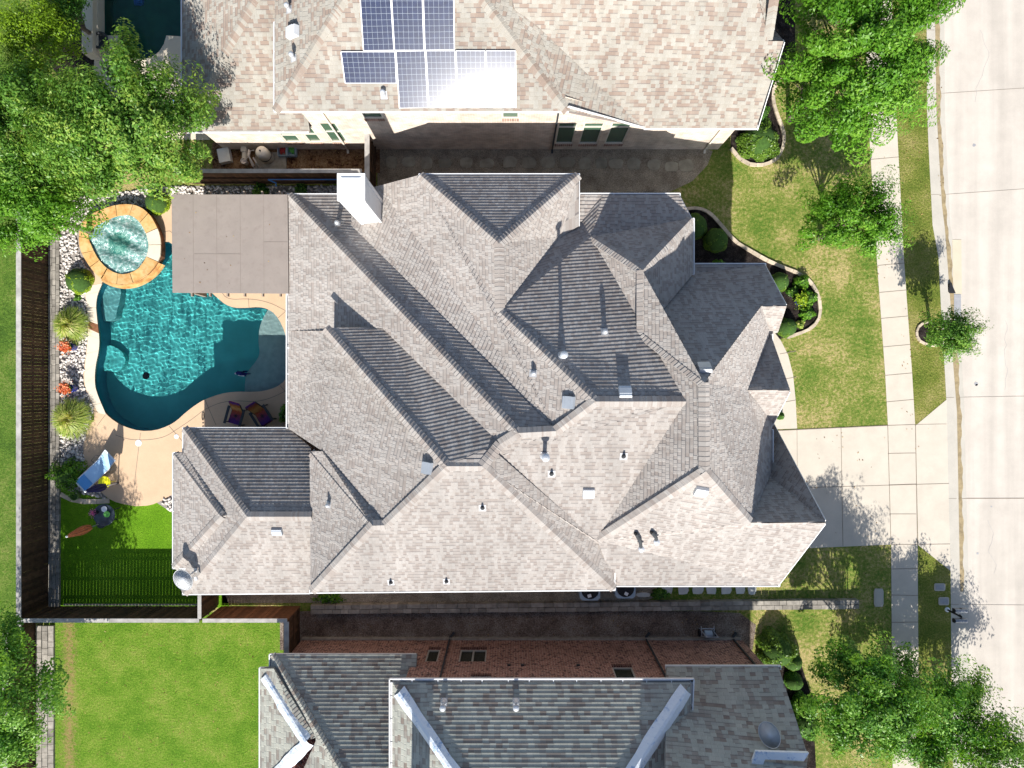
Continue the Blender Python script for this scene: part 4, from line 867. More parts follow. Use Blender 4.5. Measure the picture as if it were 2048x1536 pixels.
# satellite dishes
def dish(name, label, base, face, tilt, az, r_=.42, arm=True):
    th = thing(name, label, 'satellite dish', base); b = MB(); prof = []
    for k in range(9): q = r_ * k / 8; prof.append((max(q, .001), (q*q) / (r_*2.6)))
    m = Matrix.Translation(Vector(face)) @ Matrix.Rotation(az, 4, 'Z') @ Matrix.Rotation(tilt, 4, 'X') @ Matrix.Diagonal((.82, 1.08, 1, 1))
    b.lathe(None, prof, 36, M=m); b.build('dish', M['ceramic'], th, smooth=True)
    b = MB(); b.lathe(None, [(r_*1.0, r_/2.6), (r_*1.03, r_/2.6+.01), (r_*1.03, r_/2.6-.01), (r_, r_/2.6-.01)], 36, M=m); b.build('rim', M['white_metal'], th)
    b = MB(); b.tube([base, Vector(base) + Vector((0,0,.35)), Vector(face) + Vector((0,0,-.03))], .025); b.box(Vector(base) + Vector((0,0,.02)), (.22,.16,.03)); b.build('mast', M['galv'], th)
    if arm:
        e = Vector(arm); b = MB(); b.tube([Vector(face) + Vector((0,0,-.05)), e - Vector((0,0,.03))], .018); b.build('arm', M['white_metal'], th)
        b = MB(); b.box(e, (.1,.14,.1), rz=.4); b.tube([e + Vector((-.05,0,0)), e + Vector((.05,0,.02))], .05); b.build('receiver', M['white_metal'], th)
bp, _ = hit(394, 1140)
dish('satellite_dish', 'white oval satellite dish on the bottom left corner of the grey roof', bp, P(369,1156,3.75), R(14), R(20), .40, P(392,1157,3.7))
bp, _ = hit(1530, 1462)
dish('satellite_dish', 'bluish shaded satellite dish on the olive roof, above the white trimmed corner', bp, P(1537,1468,bp.z+.35), R(-18), R(28), .40, None)

# solar panels
pn = Vector((0,-.68,1)).normalized(); p0 = W(0, Ye, 5.5)
def onpl(u, v, off=.12):
    d = Vector(((u-1024)/F, (768-v)/F, -1)); t_ = (p0 + pn*off - CAM).dot(pn) / d.dot(pn); return CAM + d * t_
SP = [((719,-24),(780,-24),(788,100),(727,101),6,10,'portrait panel in the top row of the solar array, leftmost of three'),
 ((782,-24),(844,-24),(848,100),(789,100),6,10,'portrait panel in the top row of the solar array, middle of three'),
 ((846,-24),(907,-24),(909,99),(850,100),6,10,'portrait panel in the top row of the solar array, rightmost of three'),
 ((682,104),(790,104),(793,166),(690,166),10,6,'lone landscape solar panel at the lower left of the array'),
 ((792,103),(850,102),(856,215),(799,216),6,10,'grey-blue portrait solar panel right beside the landscape one'),
 ((852,102),(910,102),(914,215),(858,215),6,10,'portrait solar panel half lost in glare, second in the lower portrait row'),
 ((912,102),(970,102),(973,215),(916,215),6,10,'glaring portrait solar panel, third in the lower portrait row'),
 ((972,102),(1031,102),(1032,215),(975,215),6,10,'brightest portrait solar panel, at the right end of the lower row')]
for a, b1, c1, d1, nu, nv, lab in SP:
    q = [onpl(*x) for x in (a, b1, c1, d1)]; th = thing('solar_panel', lab, 'solar panel', sum(q, Vector())/4 - pn*.1, 'solar panels on the tan roof')
    b = MB(); dn = pn * -.04
    ctr = sum(q, Vector())/4
    b.face([q[3], q[2], q[1], q[0]], .5, [(0,0),(nu,0),(nu,nv),(0,nv)]); b.build('cell_face', M['solar'], th)
    b = MB()
    for i in range(4): e0, e1 = q[i], q[(i+1) % 4]; b.bar(e0 + dn*.4, e1 + dn*.4, .03, .035)
    b.build('panel_frame', M['white_metal'], th)
    b = MB(); b.bar(q[0].lerp(q[3], .25) + dn*1.6, q[1].lerp(q[2], .25) + dn*1.6, .04, .05); b.bar(q[0].lerp(q[3], .75) + dn*1.6, q[1].lerp(q[2], .75) + dn*1.6, .04, .05); b.build('mounting_rail', M['galv'], th)

# ------------------------------------------------------------------ patio cover
pc = thing('patio_cover', 'flat taupe rolled-roof patio cover over the pool edge, joined to the grey house', 'patio cover', P(460, 490, 0))
zc = 3.05; q = [P(343,389,zc), P(575,389,zc), P(577,587,zc), P(345,585,zc)]
b = MB(); b.slab(q, zc-.09, zc); b.build('roof', M['roll'], pc)
b = MB()
for u in (386,433,480,527): 
    for k in range(1): b.bar(P(u,389,zc+.004), P(u+1,586,zc+.004), .007, .005)
b.bar(P(388,508,zc+.004), P(480,508,zc+.004), .010, .008); b.bar(P(527,484,zc+.004), P(575,484,zc+.004), .010, .008); b.build('seam', M['seam'], pc)
for u in (384,420,455,489,525,560):
    b = MB(); b.bar(P(u,383,zc-.17), P(u+1,593,zc-.17), .06, .15); b.build('rafter', M['wood'], pc)
for v in (400,576):
    b = MB(); b.bar(P(352,v,zc-.32), P(575,v,zc-.32), .1, .15); b.build('beam', M['wood'], pc)
for u, v in ((354,402),(354,574)):
    p = P(u, v, zc-.4); b = MB(); b.box((p.x, p.y, 1.33), (.15,.15,2.6)); b.build('post', M['wood'], pc)

# ------------------------------------------------------------------ fences
def fence(label, A, B, h=1.88, face=1, gap=.006, mat='plank', slope=None, group=None, capw=.16, z0=0, runs=True):
    A = Vector((A.x, A.y, 0)); B = Vector((B.x, B.y, 0)); d = B - A; L = d.length; x = d / L; y = Vector((-x.y, x.x, 0)) * face
    th = thing('wooden_fence', label, 'fence', A + Vector((0,0,0)), group); b = MB(); n = int(L / .142); ang = math.atan2(x.y, x.x)
    for i in range(n):
        p = A + x * ((i + .5) * L / n); w = L / n - gap; b.box(p + y * random.uniform(-.006, .006) + Vector((0,0,z0 + h/2 + random.uniform(-.006,.006))), (w, .02, h - .06), rz=ang)
    b.build('plank_panel', M[mat], th)
    for zz in (.35, h * .52, h - .22):
        b = MB(); b.bar(A + Vector((0,0,z0+zz)) - y*.04, B + Vector((0,0,z0+zz)) - y*.04, .045, .09); b.build('rail', M[mat], th)
    b = MB(); n = max(1, round(L / 3.6))
    for i in range(n):
        a_, b_ = A + x * (L*i/n + .003), A + x * (L*(i+1)/n - .003); b.bar(a_ + Vector((0,0,z0+h)), b_ + Vector((0,0,z0+h)), capw, .04)
    b.build('cap_board', M['cap'], th)
    return th
Xf = P(98, 0).x
fence('long dark fence left of the pool and turf, with a pale cap board', W(Xf, P(0,470).y + 3.0, 0), W(Xf, -10.05, 0), 1.9, face=1, capw=.2)
fence('dark fence continuing below the corner, beside the lower left lawn', W(P(72,0).x, -10.1, 0), W(P(70,0).x, -19, 0), 1.86, face=1, capw=.2)
fence('straight fence between the artificial turf and the bright back lawn', P(100,1212), P(437,1212), 1.9, face=1, gap=.007)
fence('reddish stretch of fence right of the turf gate, above the back lawn', P(443,1212), P(602,1212), 1.9, face=1, mat='plank_r')
fence('short gate fence between the turf corner and the grey house', P(437.5,1145), P(437.5,1209), 1.9, face=1, capw=.15)
fence('short grey-capped fence at the right end of the back lawn', P(600,1215), P(600,1320), 1.86, face=-1, capw=.2)
fence('fence between the pool equipment yard and the river rock strip', P(390,368), P(742,368), 1.9, face=1)
fence('gate fence across the side yard, at the right end of the equipment yard', P(752,292), P(752,385), 1.9, face=-1, capw=.2)

# stone borders as countable-looking courses kept as one wall each
def paver_strip(name, label, cat, A, B, rows, w, h=.12, ln=.3, mat='stone'):
    b = MB(); d = B - A; L = d.length; x = d/L; y = Vector((-x.y, x.x, 0)); ang = math.atan2(x.y, x.x)
    for r_ in range(rows):
        s_ = 0
        while s_ < L:
            l_ = min(ln * random.uniform(.7, 1.35), L - s_)
            if l_ < .05: break
            wj = w / rows * random.uniform(.9, 1.0); b.box(A + x*(s_ + l_/2) + y*((r_ + .5)*w/rows - w/2) + Vector((0,0,(h + random.uniform(-.01,.015))/2)), (l_ - .014, wj - .01, h + random.uniform(-.01,.015)), rz=ang + random.uniform(-.012,.012)); s_ += l_
    bb = MB(); return tag(b.build(name, M[mat]), label, cat)
paver_strip('stone_border', 'grey stone border strip between the dark fence and the white rocks', 'stone border', P(111,470), P(111,1213), 3, .48)
paver_strip('stone_border', 'grey stone border strip along the lower left lawn', 'stone border', P(93,1250), P(93,1700), 3, .78)
paver_strip('retaining_wall', 'low limestone retaining wall between the grey house and red brick house', 'retaining wall', P(1712,1205), P(625,1215), 2, .40, .30, .42)
paver_strip('stone_border', 'thin sunlit stone edge at the foot of the turf fence', 'stone border', P(128,1209), P(436,1209), 1, .08, .06, .4, 'edging')
def edging(label, px, w=.14, h=.10, ln=.26):
    pts = vecs(smoothring(px, 2, False)); b = MB()
    acc = 0; path = [pts[0]]
    for i in range(1, len(pts)):
        seg = pts[i] - path[-1]
        if seg.length > ln: path.append(pts[i])
    for i in range(len(path)-1):
        a_, b_ = path[i], path[i+1]; m_ = (b_ - a_).normalized() * .006; b.bar(a_ + m_ + Vector((0,0,h/2)), b_ - m_ + Vector((0,0,h/2 + random.uniform(-.008,.008))), w * random.uniform(.88, 1.08), h)
    return tag(b.build('bed_edging', M['edging']), label, 'edging')
edging('curved pale stone edging of the front bed beside the grey house', [(1372,418),(1400,416),(1422,428),(1445,455),(1470,485),(1500,502),(1530,520),(1560,533),(1600,548),(1622,565),(1638,595),(1640,635),(1622,658),(1590,670),(1562,678)])
edging('curved stone edging of the bed beside the cream brick corner', [(1461,297),(1480,320),(1500,331),(1530,331),(1555,318),(1567,290),(1567,265),(1555,235),(1545,205),(1545,178),(1558,158),(1590,120)])
edging('small ring of stone edging around the street tree bed', [(1872,692),(1850,689),(1836,681),(1831,668),(1834,655),(1844,646),(1866,642)], .1, .08, .2)
edging('grey stone edging between the turf and the rock bed corner', [(122,988),(140,998),(165,1003),(190,1003),(222,1001)], .2, .06, .5)

# ------------------------------------------------------------------ river rock
ICO = bmesh.new(); bmesh.ops.create_icosphere(ICO, subdivisions=1, radius=1); iv = np.array([v.co[:] for v in ICO.verts]); ifc = [tuple(v.index for v in f.verts) for f in ICO.faces]; ICO.free()
def inpoly(x, y, ring):
    c = False; n = len(ring)
    for i in range(n):
        xa, ya, xb, yb = ring[i][0], ring[i][1], ring[(i+1)%n][0], ring[(i+1)%n][1]
        if (ya > y) != (yb > y) and x < (xb-xa)*(y-ya)/(yb-ya) + xa: c = not c
    return c
b = MB(); rs = random.Random(3)
excl = [(p[0], p[1]) for p in deck_px]; spo = [(p.x, p.y) for p in [Vector((q.x*1.02, q.y, 0)) for q in so2]]
def rocks(region, n_, b):
    us = [p[0] for p in region]; vs = [p[1] for p in region]; k = 0
    for _ in range(n_ * 6):
        u, v = rs.uniform(min(us), max(us)), rs.uniform(min(vs), max(vs))
        if not inpoly(u, v, region) or inpoly(u, v, excl): continue
        p = P(u, v)
        if inpoly(p.x, p.y, spo): continue
        s_ = rs.uniform(.035, .078); a = rs.uniform(0, 3.14); sx, sy, sz = s_*rs.uniform(1.0,1.5), s_*rs.uniform(.7,1.0), s_*rs.uniform(.5,.75)
        V = iv * (sx, sy, sz); V = V + rs.uniform(-1,1)*0; X = V[:,0]*math.cos(a) - V[:,1]*math.sin(a); Y = V[:,0]*math.sin(a) + V[:,1]*math.cos(a); base = len(b.v)
        z_ = .015 + sz*.5 + rs.uniform(0,.035); b.v += [(x_+p.x, y_+p.y, zz+z_) for x_, y_, zz in zip(X, Y, V[:,2])]; rr = rs.random()
        for f in ifc: b.f.append(tuple(base+i for i in f)); b.r.append(rr); b.uv.append([(0,0)]*3)
        k += 1
        if k >= n_: break
rocks(rock_px, 3900, b); rocks([(312,1003),(352,1028),(400,1040),(400,985),(347,985)], 120, b)
tag(b.build('river_rocks', M['rock'], smooth=True), kind='stuff')
# stepping stones
def stone(name, label, u, v, w, h, mat, group, z=.03, rz=0, r_=.5):
    n = 9; q = []
    for i in range(n):
        a = 2*math.pi*i/n + .2; k = 1/max(abs(math.cos(a)), abs(math.sin(a)))**.75; q.append(P(u + w/2*math.cos(a)*k*random.uniform(.85,1.05), v + h/2*math.sin(a)*k*random.uniform(.85,1.05)))
    b = MB(); b.slab(q, 0, z, r=r_); o = b.build(name, M[mat]); tag(o, label, 'stepping stone', group)
us = [783,818,854,890,932,974,1020,1058,1096,1134,1170,1202,1232,1268,1308,1342,1372]
desc = ['nearly hidden dark stone beside the gate fence','mossy dark stone second from the gate fence','greenish stone, third from the gate fence','dull stone, fourth from the gate fence','stone, fifth from the gate fence','stone, sixth from the gate fence','stone below the narrow high window','stone just left of the cream house downspout','stone under the first of three tall windows','stone under the middle tall window','stone under the third tall window','small dark stone right of the tall windows','upright stone, sixth from the front lawn','flat stone, fifth from the front lawn','large stone, fourth from the front lawn','stone, third from the front lawn','large pale stone nearest the front lawn']
for i, (u, d_) in enumerate(zip(us, desc)): stone('stepping_stone', ('stepping stone in the gravel: ' + d_), u, 326 + (4 if i > 13 else 0) + random.uniform(-3,3), random.uniform(24,32), random.uniform(19,27), 'stepstone', 'stepping stones in the shaded side gravel', r_=random.random())
for i, (u, w) in enumerate(((1334,26),(1366,24),(1396,26),(1422,24),(1452,24),(1480,22),(1504,20))):
    stone('stepping_stone', 'pale stepping stone by the grey house south gutter, %s' % ['nearest the plants','second from the plants','third from the plants','middle one','third from the lawn','second from the lawn','nearest the lawn'][i], u, 1178, w*.9, 22, 'stepstone_w', 'pale stepping stones south of the grey house')
stone('stepping_stone', 'lone pale irregular stone right of the two equipment pads', 1287, 1189, 30, 9, 'stepstone_w', None)

# ------------------------------------------------------------------ vegetation
def leafquads(rng, pos, size, asp=.42, up=.5, bias=None):
    n = len(pos); nr_ = rng.normal(size=(n,3))*(.55 if bias is not None else 1)
    if bias is not None: nr_ = nr_ + bias
    nr_[:,2] = np.abs(nr_[:,2]) + up; nr_ /= np.linalg.norm(nr_, axis=1)[:,None]
    t_ = rng.normal(size=(n,3)); t_ -= (t_*nr_).sum(1)[:,None]*nr_; t_ /= np.linalg.norm(t_, axis=1)[:,None]; s_ = np.cross(nr_, t_); L = size*rng.uniform(.6,1.3,n)[:,None]
    return np.stack([pos - t_*L*.5, pos + s_*L*asp*.5 - t_*L*.05, pos + t_*L*.5, pos - s_*L*asp*.5 - t_*L*.05], 1)
def quads_obj(name, Q, rnd, mat, parent, origin=None):
    n = len(Q); V = Q.reshape(-1,3); off = np.zeros(3)
    if parent is None: off = np.array([V[:,0].mean(), V[:,1].mean(), V[:,2].min()]); V = V - off
    m = bpy.data.meshes.new(name); m.vertices.add(4*n); m.vertices.foreach_set('co', V.astype(np.float32).ravel()); m.loops.add(4*n); m.loops.foreach_set('vertex_index', np.arange(4*n, dtype=np.int32))
    m.polygons.add(n); m.polygons.foreach_set('loop_start', np.arange(0,4*n,4,dtype=np.int32)); m.polygons.foreach_set('loop_total', np.full(n,4,dtype=np.int32))
    at = m.attributes.new('rnd','FLOAT','FACE'); at.data.foreach_set('value', rnd.astype(np.float32)); m.materials.append(mat); m.update(calc_edges=True); m.validate()
    o = link(bpy.data.objects.new(name, m)); o.location = off; WM[o.name] = Matrix.Translation(Vector(off))
    if parent is not None: o.parent = parent; o.matrix_parent_inverse = WM[parent.name].inverted()
    return o
def tree(label, cu, cv, zc, rx, ry, rz, nleaf, leaf, mat, seed, nclump=70, trunk=None, group=None, sig=.30, tone=0., name='tree', zlow=.25, cat='tree'):
    rng = np.random.default_rng(seed); c = np.array(P(cu, cv, zc)[:]); base = Vector((c[0]+rng.uniform(-.3,.3), c[1]+rng.uniform(-.3,.3), 0)) if trunk is None else Vector((*trunk, 0))
    th = thing(name, label, cat, base, group)
    d = rng.normal(size=(nclump,3)); d /= np.linalg.norm(d, axis=1)[:,None]; d[:,2] = np.where(d[:,2] < -zlow, -d[:,2], d[:,2]); nleaf = int(nleaf*1.3); leaf *= .9
    ang = np.arctan2(d[:,1], d[:,0]); ph = rng.uniform(0,6.28,3); lob = 1 + .13*np.sin(3*ang+ph[0]) + .10*np.sin(5*ang+ph[1]) + .07*np.sin(8*ang+ph[2])
    rr = rng.uniform(.35,1,nclump)**.55; cl = c + d*np.array([rx,ry,rz])*(rr*lob)[:,None]
    b = MB(); top = Vector(c) + Vector((0,0,rz*.1)); tr = .05 + .03*max(rx,ry); mid = base.lerp(top,.5) + Vector((rng.uniform(-.1,.1),rng.uniform(-.1,.1),0))
    b.tube([base, base.lerp(mid,.5), mid, top], [tr*1.25, tr, tr*.8, tr*.35], 9); b.build('trunk', M['bark'], th, smooth=True)
    b = MB()
    for i in range(0, nclump, max(1, nclump//26)):
        s_ = base.lerp(top, float(rng.uniform(.45,.95))); e = Vector(cl[i]); m_ = s_.lerp(e,.5) + Vector((0,0,.15)); b.tube([s_, m_, e], [tr*.32, tr*.2, .01], 5, cap=False)
    b.build('limbs', M['bark'], th, smooth=True)
    wgt = rng.uniform(.5,1.5,nclump); idx = rng.choice(nclump, nleaf, p=wgt/wgt.sum())
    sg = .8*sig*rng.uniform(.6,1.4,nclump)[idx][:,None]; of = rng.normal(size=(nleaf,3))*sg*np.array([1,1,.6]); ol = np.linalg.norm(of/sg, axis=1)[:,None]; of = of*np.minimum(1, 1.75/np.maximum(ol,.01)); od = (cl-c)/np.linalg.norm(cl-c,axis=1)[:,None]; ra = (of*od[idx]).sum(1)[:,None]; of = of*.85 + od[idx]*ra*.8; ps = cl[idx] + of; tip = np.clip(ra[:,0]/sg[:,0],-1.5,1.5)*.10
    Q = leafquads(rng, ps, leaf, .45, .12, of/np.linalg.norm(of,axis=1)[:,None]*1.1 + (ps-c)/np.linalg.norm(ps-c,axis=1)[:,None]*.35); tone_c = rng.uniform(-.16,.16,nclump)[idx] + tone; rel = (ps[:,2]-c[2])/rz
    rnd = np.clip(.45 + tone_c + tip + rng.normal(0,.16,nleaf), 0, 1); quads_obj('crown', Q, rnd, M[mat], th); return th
tree('big bushy green tree above the spa, left of the tan roof', 252, 262, 5.2, 3.35, 2.5, 1.7, 46000, .15, 'leaf_a', 11, 105, sig=.36, tone=.2)
tree('yellow-green feathery tree at the top left corner', 78, 92, 3.4, 1.45, 1.7, 1.2, 13000, .12, 'leaf_y', 12, 60, sig=.3, tone=-.3)
tree('dark green tree at the left edge below the yellow-green one', 25, 235, 4.6, 1.9, 1.9, 1.4, 17000, .15, 'leaf_a', 13, 80, sig=.33, tone=.02)
tree('bright green tree at the left edge above the long fence', 62, 420, 3.9, 2.1, 1.35, 1.1, 20000, .13, 'leaf_b', 14, 80, sig=.3)
tree('shaded tree tucked between the big tree and the bright green one', 88, 332, 3.4, 1.6, 1.0, 1.0, 9000, .14, 'leaf_a', 15, 50, sig=.3, tone=-.08)
tree('dark shaded shrubbery tree left of the green neighbouring pool', 135, 25, 2.2, 1.0, 1.9, .8, 7000, .12, 'leaf_c', 16, 50, sig=.3)
tree('large green tree between the tan roof and the road, upper right', 1728, 96, 5.6, 2.85, 2.9, 1.8, 42000, .15, 'leaf_b', 21, 95, sig=.36, tone=-.02)
tree('medium open-crowned tree over the front sidewalk', 1706, 437, 2.9, 1.95, 1.5, 1.1, 14000, .14, 'leaf_b', 22, 70, sig=.27, tone=-.05)
tree('low side branch tree near the cream brick corner bed', 1640, 180, 3.4, 1.6, 1.4, .9, 8000, .14, 'leaf_b', 23, 50, sig=.27, tone=-.05)
tree('small street tree overhanging the kerb with a stone ring bed', 1904, 667, 2.35, .98, .78, .85, 7500, .12, 'leaf_a', 24, 60, trunk=(P(1862,668).x, P(0,668).y), sig=.2, tone=.04)
tree('tallest green tree at the bottom right, below the pale utility lid', 1730, 1400, 3.9, 2.2, 2.05, 1.4, 24000, .14, 'leaf_c', 25, 70, sig=.32, tone=.1, trunk=(15.6,-14.0))
tree('broad low green tree over the bottom right sidewalk', 1850, 1430, 2.7, 2.1, 2.2, 1.0, 22000, .14, 'leaf_c', 29, 75, sig=.32, tone=.12)
tree('pale tree leaning over the road at the bottom right corner', 1990, 1505, 3.0, 1.3, 1.3, .9, 7000, .14, 'leaf_a', 26, 60, sig=.33, tone=.05)
tree('small leafy tree between the dark tree and the road kerb', 1938, 1395, 2.5, .85, .8, .6, 3500, .13, 'leaf_a', 27, 26, sig=.24, tone=.1)
tree('dark green tree at the bottom left corner over the fence', 18, 1400, 4.6, 1.45, 2.5, 1.6, 20000, .14, 'leaf_c', 28, 90, sig=.33, tone=.2, trunk=(-21.3,-11.6))
def bush(label, u, v, r_, h, mat, n_, leaf=.06, sq=1., seed=0, name='shrub', group=None, loose=0., cat='shrub'):
    rng = np.random.default_rng(seed + int(u*7+v)); k = F/(H-h*.6); cu_, cv_ = u, v; c = P(u, v, h*.6); rw = r_*(H-h*.6)/F
    th = thing(name, label, cat, Vector((c.x, c.y, 0)), group); d = rng.normal(size=(n_,3)); d /= np.linalg.norm(d, axis=1)[:,None]; d[:,2] = np.abs(d[:,2])*1.0 - .15
    ang = np.arctan2(d[:,1], d[:,0]); lob = 1 + (.05 + loose*.2)*np.sin(3*ang+u) + (.04+loose*.15)*np.sin(7*ang+v); rr = (1 - np.abs(rng.normal(0,.07+loose*.25,n_)))*lob
    ps = np.array([c.x, c.y, h*.12]) + d*np.array([rw, rw*sq, h*.86])*rr[:,None]; Q = leafquads(rng, ps, leaf, .5, .2, d*1.1); quads_obj('foliage', Q, np.clip(.5+rng.normal(0,.25,n_),0,1), M[mat], th)
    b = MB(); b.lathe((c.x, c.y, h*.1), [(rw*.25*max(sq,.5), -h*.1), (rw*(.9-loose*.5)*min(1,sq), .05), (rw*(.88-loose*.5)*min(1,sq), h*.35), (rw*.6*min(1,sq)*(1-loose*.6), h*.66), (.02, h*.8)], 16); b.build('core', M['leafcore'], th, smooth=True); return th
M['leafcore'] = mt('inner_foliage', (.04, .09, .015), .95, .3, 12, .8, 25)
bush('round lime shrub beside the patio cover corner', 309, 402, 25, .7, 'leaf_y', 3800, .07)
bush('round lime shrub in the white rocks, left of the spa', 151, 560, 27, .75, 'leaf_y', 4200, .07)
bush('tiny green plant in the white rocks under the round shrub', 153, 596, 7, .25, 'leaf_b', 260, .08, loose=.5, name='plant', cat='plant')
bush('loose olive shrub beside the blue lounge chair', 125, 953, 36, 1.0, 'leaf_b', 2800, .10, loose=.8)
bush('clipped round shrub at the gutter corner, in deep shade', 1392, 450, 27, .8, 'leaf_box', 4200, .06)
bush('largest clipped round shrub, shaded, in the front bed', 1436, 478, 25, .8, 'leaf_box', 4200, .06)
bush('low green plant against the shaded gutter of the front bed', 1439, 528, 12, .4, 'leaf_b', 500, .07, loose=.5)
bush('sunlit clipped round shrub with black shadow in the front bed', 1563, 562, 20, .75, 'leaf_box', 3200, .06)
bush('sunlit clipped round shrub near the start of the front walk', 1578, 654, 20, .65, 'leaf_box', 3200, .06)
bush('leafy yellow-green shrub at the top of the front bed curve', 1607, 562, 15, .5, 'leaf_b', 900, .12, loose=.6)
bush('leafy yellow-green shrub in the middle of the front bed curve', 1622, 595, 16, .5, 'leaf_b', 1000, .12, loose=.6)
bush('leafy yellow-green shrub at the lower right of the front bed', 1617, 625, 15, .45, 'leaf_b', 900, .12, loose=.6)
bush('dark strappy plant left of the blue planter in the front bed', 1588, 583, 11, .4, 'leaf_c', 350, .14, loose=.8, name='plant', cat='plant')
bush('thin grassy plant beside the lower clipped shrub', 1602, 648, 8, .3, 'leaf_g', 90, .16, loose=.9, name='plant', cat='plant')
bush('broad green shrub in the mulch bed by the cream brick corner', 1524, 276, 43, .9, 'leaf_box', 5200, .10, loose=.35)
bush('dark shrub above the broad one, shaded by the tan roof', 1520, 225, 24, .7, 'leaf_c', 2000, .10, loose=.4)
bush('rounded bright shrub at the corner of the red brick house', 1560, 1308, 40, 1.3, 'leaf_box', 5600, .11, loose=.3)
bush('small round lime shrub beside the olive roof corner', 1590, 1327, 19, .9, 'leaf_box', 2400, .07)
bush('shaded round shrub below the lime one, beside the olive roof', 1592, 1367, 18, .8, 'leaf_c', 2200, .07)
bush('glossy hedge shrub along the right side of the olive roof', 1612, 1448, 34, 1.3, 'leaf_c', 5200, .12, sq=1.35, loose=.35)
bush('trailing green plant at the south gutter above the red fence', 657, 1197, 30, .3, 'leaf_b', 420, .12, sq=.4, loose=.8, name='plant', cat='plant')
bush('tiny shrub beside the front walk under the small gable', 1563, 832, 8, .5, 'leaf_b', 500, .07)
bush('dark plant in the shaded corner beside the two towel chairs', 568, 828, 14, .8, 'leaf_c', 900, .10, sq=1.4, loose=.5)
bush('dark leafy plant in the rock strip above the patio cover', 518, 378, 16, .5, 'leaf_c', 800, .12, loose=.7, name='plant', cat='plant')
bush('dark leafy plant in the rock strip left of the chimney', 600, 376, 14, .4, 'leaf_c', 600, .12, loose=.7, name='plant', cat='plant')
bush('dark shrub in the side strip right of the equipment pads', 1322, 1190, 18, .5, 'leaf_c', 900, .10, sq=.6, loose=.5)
def grass_clump(label, u, v, r_, h, seed):
    rng = np.random.default_rng(seed); c = P(u, v, h*.5); rw = r_*(H-h*.5)/F; th = thing('ornamental_grass', label, 'ornamental grass', Vector((c.x,c.y,0)), 'ornamental grass clumps beside the pool'); n = 1500; segs = 3
    a = rng.uniform(0,6.283,n); reach = rw*np.sqrt(rng.uniform(.02,1,n))*rng.uniform(.9,1.12,n); w = rng.uniform(.010,.020,n); hh = h*(1.05-.55*(reach/rw)**1.5)*rng.uniform(.8,1.1,n)
    dx, dy = np.cos(a), np.sin(a); Q = []; rn = []; r0 = np.clip(.4 + .5*(1-reach/rw) + rng.normal(0,.25,n), 0, 1); prev = None
    for s_ in range(segs+1):
        f = s_/segs; rad = .06*rw + reach*f; z = hh*(np.sin(f*2.1)/np.sin(min(2.1,1.57)))*1.0; z = np.maximum(z,.02); ww = w*(1-.8*f)
        Lp = np.stack([c.x + dx*rad - dy*ww, c.y + dy*rad + dx*ww, z],1); Rp = np.stack([c.x + dx*rad + dy*ww, c.y + dy*rad - dx*ww, z],1)
        if prev is not None: Q.append(np.stack([prev[0], prev[1], Rp, Lp],1)); rn.append(r0)
        prev = (Lp, Rp)
    quads_obj('blades', np.concatenate(Q), np.concatenate(rn), M['leaf_g'], th)
grass_clump('upper clump of arching ornamental grass, below the lime shrub', 141, 650, 37, .8, 1)
grass_clump('lower and larger clump of ornamental grass, above the shaded rocks', 142, 838, 41, .85, 2)

# ------------------------------------------------------------------ garden furniture and small things
def flowerpot(label, u, v, h, r_, fl, group=None, lean=(0,0), rfl=.28, pot='cobalt', nf=420):
    c = P(u, v); th = thing('flower_pot', label, 'flower pot', c, group); b = MB(); b.lathe(c, [(r_*.55,0),(r_*.9,h*.5),(r_,h*.9),(r_*1.06,h),(r_*.92,h),(r_*.85,h*.9),(.01,h*.88)], 20); b.build('pot', M[pot], th, smooth=True)
    rng = np.random.default_rng(int(u)); d = rng.normal(size=(nf,3)); d[:,2] = np.abs(d[:,2])*.7; ps = np.array([c.x+lean[0], c.y+lean[1], h+.08]) + d*np.array([rfl*.42,rfl*.42,.09]); quads_obj('flowers', leafquads(rng, ps, .085, .7, .6), rng.random(nf), M[fl], th)
    n2 = nf//2; d = rng.normal(size=(n2,3)); ps = np.array([c.x+lean[0]*.6, c.y+lean[1]*.6, h+.0]) + d*np.array([rfl*.33,rfl*.33,.06]); quads_obj('leaves', leafquads(rng, ps, .09, .5, .5), rng.random(n2)*.6, M['leaf_a'], th)
flowerpot('upper cobalt blue pot of orange flowers in the white rocks', 153, 695, .5, .16, 'flower_o', 'blue pots of orange flowers in the rock bed', (-.12,0))
flowerpot('lower cobalt blue pot of orange flowers, above the larger grass clump', 153, 777, .5, .17, 'flower_o', 'blue pots of orange flowers in the rock bed', (-.14,0))
flowerpot('cobalt blue planter of lime foliage in the front mulch bed', 1593, 603, .42, .22, 'leaf_y', None, (0,0), .30)
